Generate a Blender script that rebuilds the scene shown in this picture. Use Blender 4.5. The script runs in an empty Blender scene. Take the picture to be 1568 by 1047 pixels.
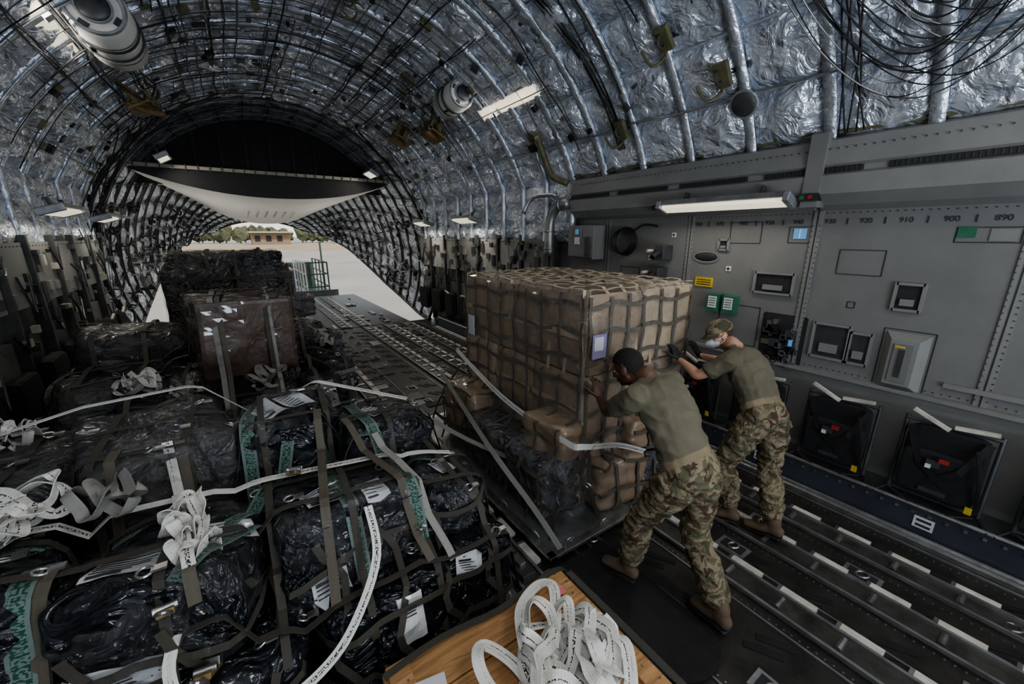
import bpy, bmesh, math, random
from math import sin, cos, pi, radians, sqrt
from mathutils import Vector, Matrix, noise
from mathutils.bvhtree import BVHTree
V=Vector
random.seed(7)
scene=bpy.context.scene
XC=1.1; XR=4.25; XL=2*XC-XR   # bay centre, right wall, left wall
H=2.2

# ------------------------------------------------------------------ materials
def newmat(name):
    m=bpy.data.materials.new(name); m.use_nodes=True
    nt=m.node_tree; b=nt.nodes['Principled BSDF']
    return m,nt,b
def lk(nt,a,b): nt.links.new(a,b)
def coords(nt,uv=False,scale=(1,1,1)):
    tc=nt.nodes.new('ShaderNodeTexCoord'); mp=nt.nodes.new('ShaderNodeMapping')
    mp.inputs['Scale'].default_value=scale
    lk(nt,tc.outputs['UV' if uv else 'Object'],mp.inputs['Vector']); return mp.outputs['Vector']
def ntex(nt,vec,scale,detail=4,rough=.6,dist=0):
    n=nt.nodes.new('ShaderNodeTexNoise'); n.inputs['Scale'].default_value=scale
    n.inputs['Detail'].default_value=detail; n.inputs['Roughness'].default_value=rough
    n.inputs['Distortion'].default_value=dist; lk(nt,vec,n.inputs['Vector']); return n.outputs['Fac']
def ramp(nt,fac,stops,const=False):
    r=nt.nodes.new('ShaderNodeValToRGB'); e=r.color_ramp.elements
    if const: r.color_ramp.interpolation='CONSTANT'
    while len(e)<len(stops): e.new(.5)
    for i,(p,c) in enumerate(stops):
        e[i].position=p; e[i].color=(c[0],c[1],c[2],1) if len(c)==3 else c
    lk(nt,fac,r.inputs['Fac']); return r.outputs['Color']
def bump(nt,b,fac,strength,dist=.01):
    bp=nt.nodes.new('ShaderNodeBump'); bp.inputs['Strength'].default_value=strength
    bp.inputs['Distance'].default_value=dist; lk(nt,fac,bp.inputs['Height']); lk(nt,bp.outputs['Normal'],b.inputs['Normal'])
def M(name,col,rough=.5,metal=0,var=.25,vs=6,bs=0,bscale=30,bd=.01,dist=0,coat=0,bdet=5):
    m,nt,b=newmat(name); vec=coords(nt)
    f=ntex(nt,vec,vs,6,.65)
    lo=[c*(1-var) for c in col]; hi=[min(1,c*(1+var)) for c in col]
    lk(nt,ramp(nt,f,[(.3,lo),(.7,hi)]),b.inputs['Base Color'])
    b.inputs['Roughness'].default_value=rough; b.inputs['Metallic'].default_value=metal
    if coat: b.inputs['Coat Weight'].default_value=coat
    if bs: bump(nt,b,ntex(nt,vec,bscale,bdet,.5,dist),bs,bd)
    return m
def emis(name,col,s):
    m,nt,b=newmat(name); b.inputs['Base Color'].default_value=(*col,1)
    b.inputs['Emission Color'].default_value=(*col,1); b.inputs['Emission Strength'].default_value=s; return m

def foil():
    m,nt,b=newmat('foil_insulation'); vec=coords(nt)
    f=ntex(nt,vec,2.2,5,.65)
    lk(nt,ramp(nt,f,[(.3,(.55,.60,.69)),(.7,(.88,.92,1.0))]),b.inputs['Base Color'])
    b.inputs['Metallic'].default_value=.6
    f2=ntex(nt,vec,5,4,.6); r=nt.nodes.new('ShaderNodeMapRange'); lk(nt,f2,r.inputs['Value'])
    r.inputs['To Min'].default_value=.16; r.inputs['To Max'].default_value=.38; lk(nt,r.outputs['Result'],b.inputs['Roughness'])
    v=nt.nodes.new('ShaderNodeTexVoronoi'); v.inputs['Scale'].default_value=4.2; v.feature='F1'
    wv=nt.nodes.new('ShaderNodeMixRGB'); wv.inputs['Fac'].default_value=.2
    n3=nt.nodes.new('ShaderNodeTexNoise'); n3.inputs['Scale'].default_value=4; lk(nt,vec,n3.inputs['Vector'])
    lk(nt,vec,wv.inputs[1]); lk(nt,n3.outputs['Color'],wv.inputs[2]); lk(nt,wv.outputs['Color'],v.inputs['Vector'])
    add=nt.nodes.new('ShaderNodeMath'); add.operation='ADD'
    sc=nt.nodes.new('ShaderNodeMath'); sc.operation='MULTIPLY'; sc.inputs[1].default_value=.6; lk(nt,ntex(nt,vec,6,3,.5,2.2),sc.inputs[0])
    lk(nt,v.outputs['Distance'],add.inputs[0]); lk(nt,sc.outputs[0],add.inputs[1])
    bump(nt,b,add.outputs[0],1,.09)
    return m
def film(name,tint=(1,1,1),alpha=.22,scale=14,base=(.28,.28,.28)):
    m=bpy.data.materials.new(name); m.use_nodes=True; nt=m.node_tree; nt.nodes.clear()
    out=nt.nodes.new('ShaderNodeOutputMaterial'); mix=nt.nodes.new('ShaderNodeMixShader')
    tr=nt.nodes.new('ShaderNodeBsdfTransparent'); tr.inputs['Color'].default_value=(*tint,1)
    b=nt.nodes.new('ShaderNodeBsdfPrincipled'); b.inputs['Base Color'].default_value=(*base,1); b.inputs['Roughness'].default_value=.13; b.inputs['Specular IOR Level'].default_value=1
    vec=coords(nt); f=ntex(nt,vec,scale,3,.5,2.5); bump(nt,b,f,1,.035)
    r=nt.nodes.new('ShaderNodeMapRange'); lk(nt,ntex(nt,vec,scale*.6,6,.7,3),r.inputs['Value'])
    r.inputs['From Min'].default_value=.42; r.inputs['From Max'].default_value=.72
    r.inputs['To Min'].default_value=alpha*.4; r.inputs['To Max'].default_value=alpha*2.4
    lk(nt,r.outputs['Result'],mix.inputs['Fac']); lk(nt,tr.outputs[0],mix.inputs[1]); lk(nt,b.outputs[0],mix.inputs[2]); lk(nt,mix.outputs[0],out.inputs['Surface'])
    return m
def webbing(name,col,ink=None,inkcut=.52,half=.17):
    m,nt,b=newmat(name); vec=coords(nt,True)
    sep=nt.nodes.new('ShaderNodeSeparateXYZ'); lk(nt,vec,sep.inputs[0])
    base=ramp(nt,ntex(nt,vec,3,4),[(.3,[c*.78 for c in col]),(.7,col)])
    if ink:
        mp=nt.nodes.new('ShaderNodeMapping'); mp.inputs['Scale'].default_value=(130,5,1); lk(nt,vec,mp.inputs['Vector'])
        f=ntex(nt,mp.outputs['Vector'],1,0,.5)
        f2=ntex(nt,vec,1.7,0,.5)
        a=nt.nodes.new('ShaderNodeMath'); a.operation='GREATER_THAN'; lk(nt,f,a.inputs[0]); a.inputs[1].default_value=.5
        c1=nt.nodes.new('ShaderNodeMath'); c1.operation='COMPARE'; lk(nt,sep.outputs['Y'],c1.inputs[0]); c1.inputs[1].default_value=.5; c1.inputs[2].default_value=half
        g=nt.nodes.new('ShaderNodeMath'); g.operation='LESS_THAN'; lk(nt,f2,g.inputs[0]); g.inputs[1].default_value=inkcut
        m1=nt.nodes.new('ShaderNodeMath'); m1.operation='MULTIPLY'; lk(nt,a.outputs[0],m1.inputs[0]); lk(nt,c1.outputs[0],m1.inputs[1])
        m2=nt.nodes.new('ShaderNodeMath'); m2.operation='MULTIPLY'; lk(nt,m1.outputs[0],m2.inputs[0]); lk(nt,g.outputs[0],m2.inputs[1])
        mx=nt.nodes.new('ShaderNodeMixRGB'); lk(nt,m2.outputs[0],mx.inputs['Fac']); lk(nt,base,mx.inputs[1]); mx.inputs[2].default_value=(*ink,1)
        base=mx.outputs['Color']
    lk(nt,base,b.inputs['Base Color']); b.inputs['Roughness'].default_value=.75
    w=nt.nodes.new('ShaderNodeTexWave'); w.inputs['Scale'].default_value=60; lk(nt,vec,w.inputs['Vector']); bump(nt,b,w.outputs['Fac'],.25,.003)
    return m
def camo():
    m,nt,b=newmat('camouflage_cloth'); vec=coords(nt)
    f=ntex(nt,vec,8,3,.5,1.2); g=ntex(nt,vec,17,3,.5,1)
    c=ramp(nt,f,[(0,(.06,.06,.035)),(.40,(.125,.108,.065)),(.47,(.22,.18,.12)),(.57,(.10,.10,.055))],True)
    c2=ramp(nt,g,[(0,(0,0,0)),(.58,(1,1,1))],True)
    mx=nt.nodes.new('ShaderNodeMixRGB'); lk(nt,c2,mx.inputs['Fac']); lk(nt,c,mx.inputs[1]); mx.inputs[2].default_value=(.06,.036,.02,1)
    lk(nt,mx.outputs['Color'],b.inputs['Base Color']); b.inputs['Roughness'].default_value=.85
    bump(nt,b,ntex(nt,vec,18,4,.6,1),.6,.02); return m
def wood():
    m,nt,b=newmat('pine_wood'); vec=coords(nt,scale=(2.0,20,20))
    f=ntex(nt,vec,1.6,6,.6,1.8)
    lk(nt,ramp(nt,f,[(.3,(.24,.12,.05)),(.55,(.44,.25,.11)),(.8,(.56,.37,.19))]),b.inputs['Base Color']); b.inputs['Roughness'].default_value=.6
    bump(nt,b,f,.2,.004); return m

foilm=foil()
ribm=M('rib_primer',(.36,.38,.40),.4,.6,.3,8)
ribf=M('foil_tape_frame',(.58,.62,.68),.3,.6,.35,5,.6,12,.03,1)
darkrib=M('dark_frame',(.085,.087,.085),.5,.4,.4,5)
wallm=M('wall_paint',(.165,.167,.162),.5,0,.12,2.5,.06,60)
wallm2=M('wall_panel_paint',(.20,.203,.196),.5,0,.1,3)
fwall=M('aft_wall_paint',(.34,.34,.325),.5,0,.25,4)
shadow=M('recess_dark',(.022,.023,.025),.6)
greyd=M('dark_grey_metal',(.07,.075,.08),.45,.4)
bluegrey=M('blue_grey_paint',(.055,.065,.085),.4,.2,.2,4)
black=M('black_rubber',(.012,.012,.013),.6,0,.4,10,.15,50)
blackcloth=M('black_mesh_fabric',(.012,.012,.014),.8,0,.3,20,.4,150)
steel=M('worn_steel',(.42,.42,.41),.32,.9,.35,12,.1,60)
alum=M('aluminium',(.30,.31,.31),.42,.75,.35,6,.1,30)
floorm=M('floor_metal',(.045,.043,.040),.42,.45,.5,5,.15,12)
floorpl=M('floor_plate',(.095,.092,.084),.36,.6,.5,7,.12,25)
lip=M('rail_lip_paint',(.52,.51,.45),.5,.1,.3,9)
white=M('white_paint',(.66,.65,.62),.45,0,.1,3)
doorw=M('door_white_paint',(.86,.85,.81),.4,0,.06,2)
paper=M('paper_label',(.62,.64,.66),.5,0,.08,4,coat=.5)
ink=M('ink',(.03,.03,.035),.7)
cream=M('cream_paint',(.42,.39,.33),.5,0,.2,3)
olive=M('olive_paint',(.12,.115,.06),.55,.1,.4,8)
khaki=M('khaki_paint',(.20,.14,.06),.55,.1,.4,8)
yellow=M('yellow_placard',(.55,.40,.05),.5)
red=M('red_tag',(.30,.03,.025),.5)
green=M('green_case',(.03,.14,.08),.5)
bluel=emis('blue_indicator',(.12,.3,.55),.3)
lamp=emis('lamp_diffuser',(1,.91,.72),.75)
card=M('cardboard',(.36,.27,.175),.5,0,.15,3,.15,20,coat=.5)
cardb=M('cardboard_pale',(.46,.36,.245),.5,0,.15,3,.15,16,coat=.5)
cardc=M('cardboard_worn',(.30,.22,.15),.5,0,.2,3,.2,14,coat=.6)
card2=M('cardboard_dark',(.085,.050,.034),.4,0,.35,4,.25,10,.03,1.5,coat=.9)
blackwrap=M('black_stretch_wrap',(.014,.016,.020),.12,0,.5,5,1,3.6,.10,3.5,0,2.5)
greywrap=M('grey_stretch_wrap',(.085,.087,.09),.14,0,.6,4,1,3.6,.10,3.5,0,2.5)
darkwrap=M('dark_brown_wrap',(.035,.031,.028),.14,0,.6,4,1,4,.10,3.2,0,2.5)
film1=film('clear_stretch_film',alpha=.18,scale=8)
film3=film('clear_bag_film',alpha=.13,scale=6,base=(.18,.185,.19))
film4=film('brown_carton_film',alpha=.16,scale=7,base=(.12,.10,.09))
film2=film('clear_plastic_sheet',alpha=.15,scale=5,base=(.13,.13,.13))
web=webbing('white_webbing',(.80,.79,.74),(.04,.04,.04))
web2=webbing('grey_webbing',(.30,.295,.27))
netm=webbing('olive_net_webbing',(.065,.060,.048))
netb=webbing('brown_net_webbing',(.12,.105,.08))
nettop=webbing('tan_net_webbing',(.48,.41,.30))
gtape=webbing('green_print_tape',(.17,.23,.21),(.01,.07,.045),.9,.33)
shirt=M('olive_tshirt',(.120,.110,.075),.9,0,.15,6,.35,14,.02)
camom=camo()
boot=M('tan_boot_suede',(.12,.085,.055),.8,0,.2,15)
skin1=M('skin_deep_brown',(.095,.048,.028),.5,0,.12,12)
skin2=M('skin_light',(.46,.26,.18),.5,0,.1,12)
hair1=M('hair_black',(.008,.007,.006),.85,0,.3,60,.6,200,.004)
hair2=M('hair_brown',(.05,.03,.018),.8,0,.3,60,.6,200,.004)
beltm=M('tan_belt',(.20,.16,.10),.8)
maskm=M('face_mask_white',(.68,.72,.76),.8)
eyew=M('eye_white',(.6,.6,.58),.3)
woodm=wood()
concrete=M('apron_concrete',(.33,.30,.255),.8,0,.15,.15)

# ------------------------------------------------------------------ mesh helpers
class MB:
    def __init__(s): s.v=[];s.f=[];s.m=[];s.uv=[];s.mats=[]
    def mi(s,m):
        if m not in s.mats: s.mats.append(m)
        return s.mats.index(m)
    def add(s,vs,fs,m,uvs=None):
        o=len(s.v); s.v+= [tuple(v) for v in vs]; k=s.mi(m)
        for i,f in enumerate(fs):
            s.f.append([a+o for a in f]); s.m.append(k); s.uv.append(uvs[i] if uvs else None)
    def box(s,c,d,m,R=None):
        hx,hy,hz=d[0]/2,d[1]/2,d[2]/2; c=V(c)
        vs=[V((x*hx,y*hy,z*hz)) for x in(-1,1) for y in(-1,1) for z in(-1,1)]
        if R is not None: vs=[R@v for v in vs]
        vs=[v+c for v in vs]
        s.add(vs,[(0,1,3,2),(4,6,7,5),(0,4,5,1),(2,3,7,6),(0,2,6,4),(1,5,7,3)],m)
    def cyl(s,a,b,r,m,n=12,r2=None):
        vs,fs=tube([V(a),V(b)],[(r,r),(r2 or r,r2 or r)],n=n,cap=False,sub=1); s.add(vs,fs,m)
    def wire(s,pts,r,m,n=5,sub=4):
        vs,fs=tube([V(p) for p in pts],[(r,r)]*len(pts),n=n,cap=False,sub=sub); s.add(vs,fs,m)
    def torus(s,c,R_,r,m,ax=(0,0,1),n=16,k=6):
        q=V((0,0,1)).rotation_difference(V(ax)); vs=[];fs=[]
        for i in range(n):
            a=2*pi*i/n
            for j in range(k):
                b=2*pi*j/k; p=V(((R_+r*cos(b))*cos(a),(R_+r*cos(b))*sin(a),r*sin(b))); vs.append(q@p+V(c))
        for i in range(n):
            for j in range(k): fs.append((i*k+j,((i+1)%n)*k+j,((i+1)%n)*k+(j+1)%k,i*k+(j+1)%k))
        s.add(vs,fs,m)
    def build(s,name,parent=None,smooth=False,bevel=0):
        me=bpy.data.meshes.new(name); me.from_pydata(s.v,[],s.f)
        for m in s.mats: me.materials.append(m)
        me.polygons.foreach_set('material_index',s.m)
        if any(u for u in s.uv):
            ul=me.uv_layers.new(name='UVMap')
            for p,u in zip(me.polygons,s.uv):
                if u:
                    for li,c in zip(p.loop_indices,u): ul.data[li].uv=c
        me.polygons.foreach_set('use_smooth',[smooth]*len(me.polygons))
        me.update()
        ob=bpy.data.objects.new(name,me); scene.collection.objects.link(ob)
        if parent: attach(ob,parent)
        if bevel:
            b=ob.modifiers.new('bevel','BEVEL'); b.width=bevel; b.segments=2; b.limit_method='ANGLE'
        return ob
def attach(ob,p): ob.parent=p; ob.location=ob.location-p.location
def empty(name,loc):
    e=bpy.data.objects.new(name,None); e.location=loc; e.empty_display_size=.2; scene.collection.objects.link(e); return e
def cr(p0,p1,p2,p3,t):
    return .5*((2*p1)+(p2-p0)*t+(2*p0-5*p1+4*p2-p3)*t*t+(3*p1-p0-3*p2+p3)*t**3)
def smoothpath(P,sub):
    if sub<=1: return list(P)
    out=[]; n=len(P)
    for i in range(n-1):
        a=P[max(i-1,0)];b=P[i];c=P[i+1];d=P[min(i+2,n-1)]
        for k in range(sub): out.append(cr(a,b,c,d,k/sub))
    out.append(P[-1]); return out
def tube(P,Rr,n=16,cap=True,sub=4,side=None,capf=.8):
    P=[V(p) for p in P]; R2=[V((r[0],r[1],0)) if not isinstance(r,(int,float)) else V((r,r,0)) for r in Rr]
    P=smoothpath(P,sub); R2=smoothpath(R2,sub)
    if cap:
        t0=(P[0]-P[1]).normalized(); t1=(P[-1]-P[-2]).normalized(); r0=R2[0];r1=R2[-1]
        hd=[];hr=[];td=[];tr=[]
        for a in (80,55,28):
            a=radians(a); hd.append(P[0]+t0*min(r0[0],r0[1])*capf*sin(a)); hr.append(r0*cos(a))
        for a in (28,55,80):
            a=radians(a); td.append(P[-1]+t1*min(r1[0],r1[1])*capf*sin(a)); tr.append(r1*cos(a))
        P=hd+P+td; R2=hr+R2+tr
    vs=[];fs=[];prev=None
    for i,p in enumerate(P):
        t=(P[min(i+1,len(P)-1)]-P[max(i-1,0)]).normalized()
        if side is not None: s_=V(side)
        elif prev is None: s_=V((1,0,0)) if abs(t.x)<.8 else V((0,1,0))
        else: s_=prev
        s_=(s_-t*s_.dot(t)).normalized(); prev=s_; b=t.cross(s_)
        for k in range(n):
            a=2*pi*k/n; vs.append(p+s_*cos(a)*R2[i][0]+b*sin(a)*R2[i][1])
    for i in range(len(P)-1):
        for k in range(n): fs.append((i*n+k,i*n+(k+1)%n,(i+1)*n+(k+1)%n,(i+1)*n+k))
    fs.append(tuple(range(n))[::-1]); L=(len(P)-1)*n; fs.append(tuple(range(L,L+n)))
    return vs,fs
def ellipsoid(c,r,R=None,n=20,m=14):
    vs=[];fs=[]
    for i in range(1,m):
        a=pi*i/m
        for k in range(n):
            b=2*pi*k/n; vs.append(V((r[0]*sin(a)*cos(b),r[1]*sin(a)*sin(b),r[2]*cos(a))))
    for i in range(m-2):
        for k in range(n): fs.append((i*n+k,(i+1)*n+k,(i+1)*n+(k+1)%n,i*n+(k+1)%n))
    vs+= [V((0,0,r[2])),V((0,0,-r[2]))]; T=len(vs)-2;B=T+1
    for k in range(n): fs.append((T,k,(k+1)%n)); fs.append((B,(m-2)*n+(k+1)%n,(m-2)*n+k))
    if R is not None: vs=[R@v for v in vs]
    return [v+V(c) for v in vs],fs
def softbox(c,d,yaw=0,tilt=0,roll=0,k=6,amp=.02,fr=4,n=16,seed=0,ridge=0):
    vs=[];fs=[]; R=Matrix.Rotation(yaw,3,'Z')@Matrix.Rotation(tilt,3,'X')@Matrix.Rotation(roll,3,'Y')
    idx={}
    def vid(p):
        key=(round(p[0],4),round(p[1],4),round(p[2],4))
        if key in idx: return idx[key]
        L=(abs(p[0])**k+abs(p[1])**k+abs(p[2])**k)**(1/k)
        q=V((p[0]/L*d[0]/2,p[1]/L*d[1]/2,p[2]/L*d[2]/2))
        w=q+V((seed*3.1,seed*1.7,seed))
        dv=noise.noise(w*fr)*amp+noise.noise(w*fr*2.7)*amp*.45
        if ridge: dv+=((1-abs(noise.noise(V((w.x*4,w.y*4,w.z*9)))))**6-.3)*ridge
        q=q+q.normalized()*dv
        idx[key]=len(vs); vs.append(R@q+V(c)); return idx[key]
    for ax in range(3):
        for sg in(-1,1):
            for i in range(n):
                for j in range(n):
                    quad=[]
                    for (a,b) in((i,j),(i+1,j),(i+1,j+1),(i,j+1)):
                        u=-1+2*a/n;w=-1+2*b/n; p=[0,0,0]; p[ax]=sg;p[(ax+1)%3]=u;p[(ax+2)%3]=w; quad.append(vid(p))
                    fs.append(tuple(quad if sg>0 else quad[::-1]))
    return vs,fs
def ribbon(mb,P,width,m,Nf=None,th=.003,sub=1,twist=None):
    P=smoothpath([V(p) for p in P],sub); n=len(P); vs=[];fs=[];uv=[]; prev=None
    Ls=[0]
    for i in range(1,n): Ls.append(Ls[-1]+(P[i]-P[i-1]).length)
    for i,p in enumerate(P):
        t=(P[min(i+1,n-1)]-P[max(i-1,0)])
        if t.length<1e-7: t=V((0,1,0))
        t.normalize()
        if Nf: N=V(Nf(p) if callable(Nf) else Nf)
        else: N=prev if prev is not None else (V((0,0,1)) if abs(t.z)<.9 else V((1,0,0)))
        N=(N-t*N.dot(t)); 
        if N.length<1e-4: N=prev if prev is not None else V((1,0,0))
        N.normalize(); prev=N.copy()
        if twist: N=Matrix.Rotation(twist(i/n),3,t)@N
        s_=t.cross(N)
        vs+=[p+s_*width/2,p-s_*width/2,p-s_*width/2+N*th,p+s_*width/2+N*th]
    for i in range(n-1):
        a=i*4;b=a+4
        u0,u1=Ls[i],Ls[i+1]
        fs+=[(a,b,b+1,a+1),(a+3,a+2,b+2,b+3),(a,a+3,b+3,b),(a+1,b+1,b+2,a+2)]
        uv+=[[(u0,0),(u1,0),(u1,1),(u0,1)],[(u0,0),(u0,1),(u1,1),(u1,0)],[(u0,0)]*4,[(u0,0)]*4]
    mb.add(vs,fs,m,uv)
def text(s,loc,size,m,parent,rot):
    cu=bpy.data.curves.new('marking','FONT'); cu.body=s; cu.size=size; cu.align_x='CENTER'; cu.align_y='CENTER'; cu.extrude=.0006
    cu.materials.append(m); o=bpy.data.objects.new('marking_text',cu); o.location=loc; o.rotation_euler=rot; scene.collection.objects.link(o); attach(o,parent); return o
def nz(p,s=1): return noise.noise(V(p)*s)

# ------------------------------------------------------------------ fuselage shell
def S_main(y,t):
    th=radians(24.3+131.4*t); n=V((-cos(th),0,-sin(th)))
    return V((XC+3.4*cos(th),y,1.55+3.4*sin(th))),n
def interp(tab,y):
    for (a,b),(c,d) in zip(tab,tab[1:]):
        if y<=c: return b+(d-b)*max(0,(y-a))/(c-a)
    return tab[-1][1]
A_t=[(10,3.4),(13.5,3.1),(17,2.62),(20,2.15)]; Z_t=[(10,0),(10.6,.05),(13.5,.65),(17,1.75),(20,2.4)]; B_t=[(10,3.4),(14,3.35),(20,1.25)]
def S_aft(y,t):
    a=interp(A_t,y);zl=interp(Z_t,y);b=interp(B_t,y)
    s=max(-.9,min(.95,(zl-1.55)/b)); p0=math.asin(s); th=p0+(pi-2*p0)*t
    return V((XC+a*cos(th),y,1.55+b*sin(th))),V((-cos(th)/a,0,-sin(th)/b)).normalized()
def S_wr(y,t): return V((XC+3.10-.0*t,y,2.97-.87*t)),V((-1,0,0))
def S_wl(y,t): return V((XC-3.10,y,2.97-.87*t)),V((1,0,0))
def quilt(name,S,y0,y1,ny,nt,sy,st,puff,mat,parent=None):
    vs=[];fs=[]; NY=ny*sy;NT=nt*st
    rnd=[[random.uniform(.5,1.3) for _ in range(nt+1)] for _ in range(ny+1)]
    for i in range(NY+1):
        y=y0+(y1-y0)*i/NY
        for j in range(NT+1):
            t=j/NT; p,n=S(y,t)
            fu=(i%sy)/sy; fv=(j%st)/st
            bul=(max(0,sin(pi*fu))*max(0,sin(pi*fv)))**.5*puff*rnd[i//sy][j//st]
            q=p*4; k=min(1,bul/puff*1.6+.15); rid=(1-abs(noise.noise(q*1.2+V((7,1,3)))))**5
            bul+=(noise.noise(q)*.03+rid*.035)*k+noise.noise(q*2.6)*.008
            vs.append(p+n*bul)
    W=NT+1
    for i in range(NY):
        for j in range(NT): fs.append((i*W+j,i*W+j+1,(i+1)*W+j+1,(i+1)*W+j))
    mb=MB(); mb.add(vs,fs,mat); return mb.build(name,parent,True)
ceil=quilt('ceiling',S_main,-4,10,23,15,12,11,.10,foilm)
FR=[-4+14/23*i for i in range(24)]
aft=quilt('ceiling_aft_section',S_aft,10,20,18,26,5,4,.06,foilm)
quilt('insulation_right',S_wr,4.53,10,9,3,8,7,.06,foilm,ceil); quilt('insulation_left',S_wl,-4,10,23,3,6,6,.06,foilm,ceil)
mb=MB()
def arch(S,y,t0,t1,off,w,d,m,n=48):
    vs=[];fs=[]
    for i in range(n+1):
        p,N=S(y,t0+(t1-t0)*i/n); q=p+N*off
        for (a,b) in((-w/2,0),(w/2,0),(w/2,d),(-w/2,d)): vs.append(q+V((0,a,0))+N*b)
    for i in range(n):
        for k in range(4): fs.append((i*4+k,i*4+(k+1)%4,i*4+4+(k+1)%4,i*4+4+k))
    mb.add(vs,fs,m)
for y in FR:
    arch(S_main,y,0,1,0,.055,.07,ribf); arch(S_main,y,0,1,.07,.085,.012,ribf)
    arch(S_wl,y,0,1,0,.05,.06,ribf,6)
    if y>4.5: arch(S_wr,y,0,1,0,.06,.09,ribf,6)
for y in [10+10/18*i for i in range(19)]:
    arch(S_aft,y,0,1,0,.035,.07,darkrib); arch(S_aft,y,0,1,.07,.05,.01,ribm if y<12 else darkrib)
for j in range(1,15):
    t=j/15
    pts=[S_main(y,t)[0]+S_main(y,t)[1]*(.05+.012*nz((y*2,t*9,0))) for y in [-4+.5*k for k in range(29)]]
    mb.wire(pts,.013,ribf,6,1)
for j in range(1,26):
    t=j/26
    pts=[S_aft(y,t)[0]+S_aft(y,t)[1]*.06 for y in [10+.5*k for k in range(21)]]
    mb.wire(pts,.010,darkrib,5,1)
for y in [2.3+.61*i for i in range(13)]:
    t0=random.uniform(.0,.2); t1=random.uniform(.5,1); pts=[S_main(y,t0+(t1-t0)*i/16) for i in range(17)]; mb.wire([p+N*.13 for p,N in pts],.006,darkrib,5,1)
mb.build('fuselage_frames',ceil,True)
mb=MB()
SS=lambda y,tt:(S_main if y<10 else S_aft)(y,tt)
for k in range(120):
    t=random.uniform(.28,.95) if k%4 else random.uniform(.05,.95); y0=random.uniform(-3,9); y1=min(11.3,y0+random.uniform(2,7)); off=random.uniform(.1,.2)
    if y1<=y0: continue
    pts=[]; n=int((y1-y0)/.35)+2; ph=random.random()*10
    for i in range(n):
        y=y0+(y1-y0)*i/(n-1); p,N=SS(y,t+.006*nz((y*1.5,ph,k))); pts.append(p+N*(off+.04*nz((y*2,ph,3))))
    mb.wire(pts,random.choice([.004,.005,.007,.010]),random.choice([black,black,greyd,darkrib,steel]),5,2)
for k in range(100):
    y=random.uniform(1.5,11); t0=random.uniform(.03,.8); t1=t0+random.uniform(.1,.35); off=random.uniform(.1,.2); pts=[]
    S=(S_main if y<9.8 else S_aft)
    for i in range(14):
        t=min(.97,t0+(t1-t0)*i/13); p,N=S(y+.08*nz((t*8,k,1)),t); pts.append(p+N*(off+.05*nz((t*9,k,0))))
    mb.wire(pts,random.choice([.004,.005,.008]),random.choice([black,black,greyd,steel]),5,2)
for k in range(200):
    y=random.uniform(3,11); t=random.uniform(.06,.96); p,N=SS(y,t)
    R=V((0,0,1)).rotation_difference(N).to_matrix()@Matrix.Rotation(random.choice([0,pi/2,.4]),3,'Z')
    mb.box(p+N*random.uniform(.1,.16),(random.uniform(.03,.11),random.uniform(.03,.14),random.uniform(.02,.06)),random.choice([olive,darkrib,greyd,black,ribm]),R)
mb.build('ceiling_wiring',ceil)
mb=MB()
rn=random.Random(11)
for k in range(20):
    ya=rn.uniform(1.5,1.9)-.02*k; yb=rn.uniform(-.3,.4); dip=.03+.004*k; tt=.15+.006*k; pts=[]
    for i in range(12):
        u=i/11; y=ya+(yb-ya)*u; t=tt-(tt-dip)*sin(pi*min(1,u*1.1))**.8
        p,N=S_main(y,max(.02,t)); pts.append(p+N*(.14+.04*nz((u*4,k*.4,0))))
    mb.wire(pts,rn.choice([.004,.006]),black if k%4 else steel,6,4)
for k in range(5):
    y=1.25+.03*k; pts=[S_main(y+.1*sin(i*.3+k),.01+.03*i) for i in range(16)]; mb.wire([p+N*(.12+.012*(k%3)) for p,N in pts],.006,black,6,2)
for k in range(12):
    pts=[]
    for i in range(16):
        u=i/15; y=4.9-2.6*u+.02*k; t=.58-.25*u+.006*k*u; p,N=S_main(y+.03*nz((u*6,k,0)),t); pts.append(p+N*(.13+.03*nz((u*7,k,5))))
    mb.wire(pts,.007,black,6,3)
for k in range(6):
    pts=[]
    for i in range(18):
        u=i/17; y=3.55+.02*k+.1*sin(u*5); t=.60-.56*u; p,N=S_main(y,t); pts.append(p+N*(.12+.03*nz((u*7,k,5))))
    mb.wire(pts,.006,black,6,3)
mb.build('ceiling_cable_bundle',ceil,True)

# --------------------------------------------------------------- right wall
mb=MB(); mb.box((XR+.06,3,1.4),(.12,14,2.8),wallm); wr=mb.build('wall_right')
mb=MB()
def seam(y0,z0,y1,z1,w=.006):
    mb.box((XR-.001,(y0+y1)/2,(z0+z1)/2),(.006,abs(y1-y0)+w,abs(z1-z0)+w),shadow)
for y in (2.69,1.5,.30,-.9,3.9): 
    mb.box((XR-.004,y,1.7),(.014,.07,1.4),wallm2); seam(y,1.0,y,2.4); mb.box((XR-.013,y,1.7),(.006,.006,1.4),shadow)
for z in (1.04,2.38):
    for i in range(110): mb.box((XR-.003,-.9+i*.045,z),(.006,.008,.008),greyd)
for yy in (2.72,2.66,1.53,1.47,.33,.27):
    for i in range(28): mb.box((XR-.013,yy,1.06+i*.045),(.006,.008,.008),greyd)
def rect(y,z,w,h,t=.005):
    for s in(-1,1): mb.box((XR-.002,y+s*w/2,z),(.006,t,h),shadow); mb.box((XR-.002,y,z+s*h/2),(.006,w,t),shadow)
def plate(y,z,w,h,m,d=.012): mb.box((XR-d/2,y,z),(d,w,h),m)
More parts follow.
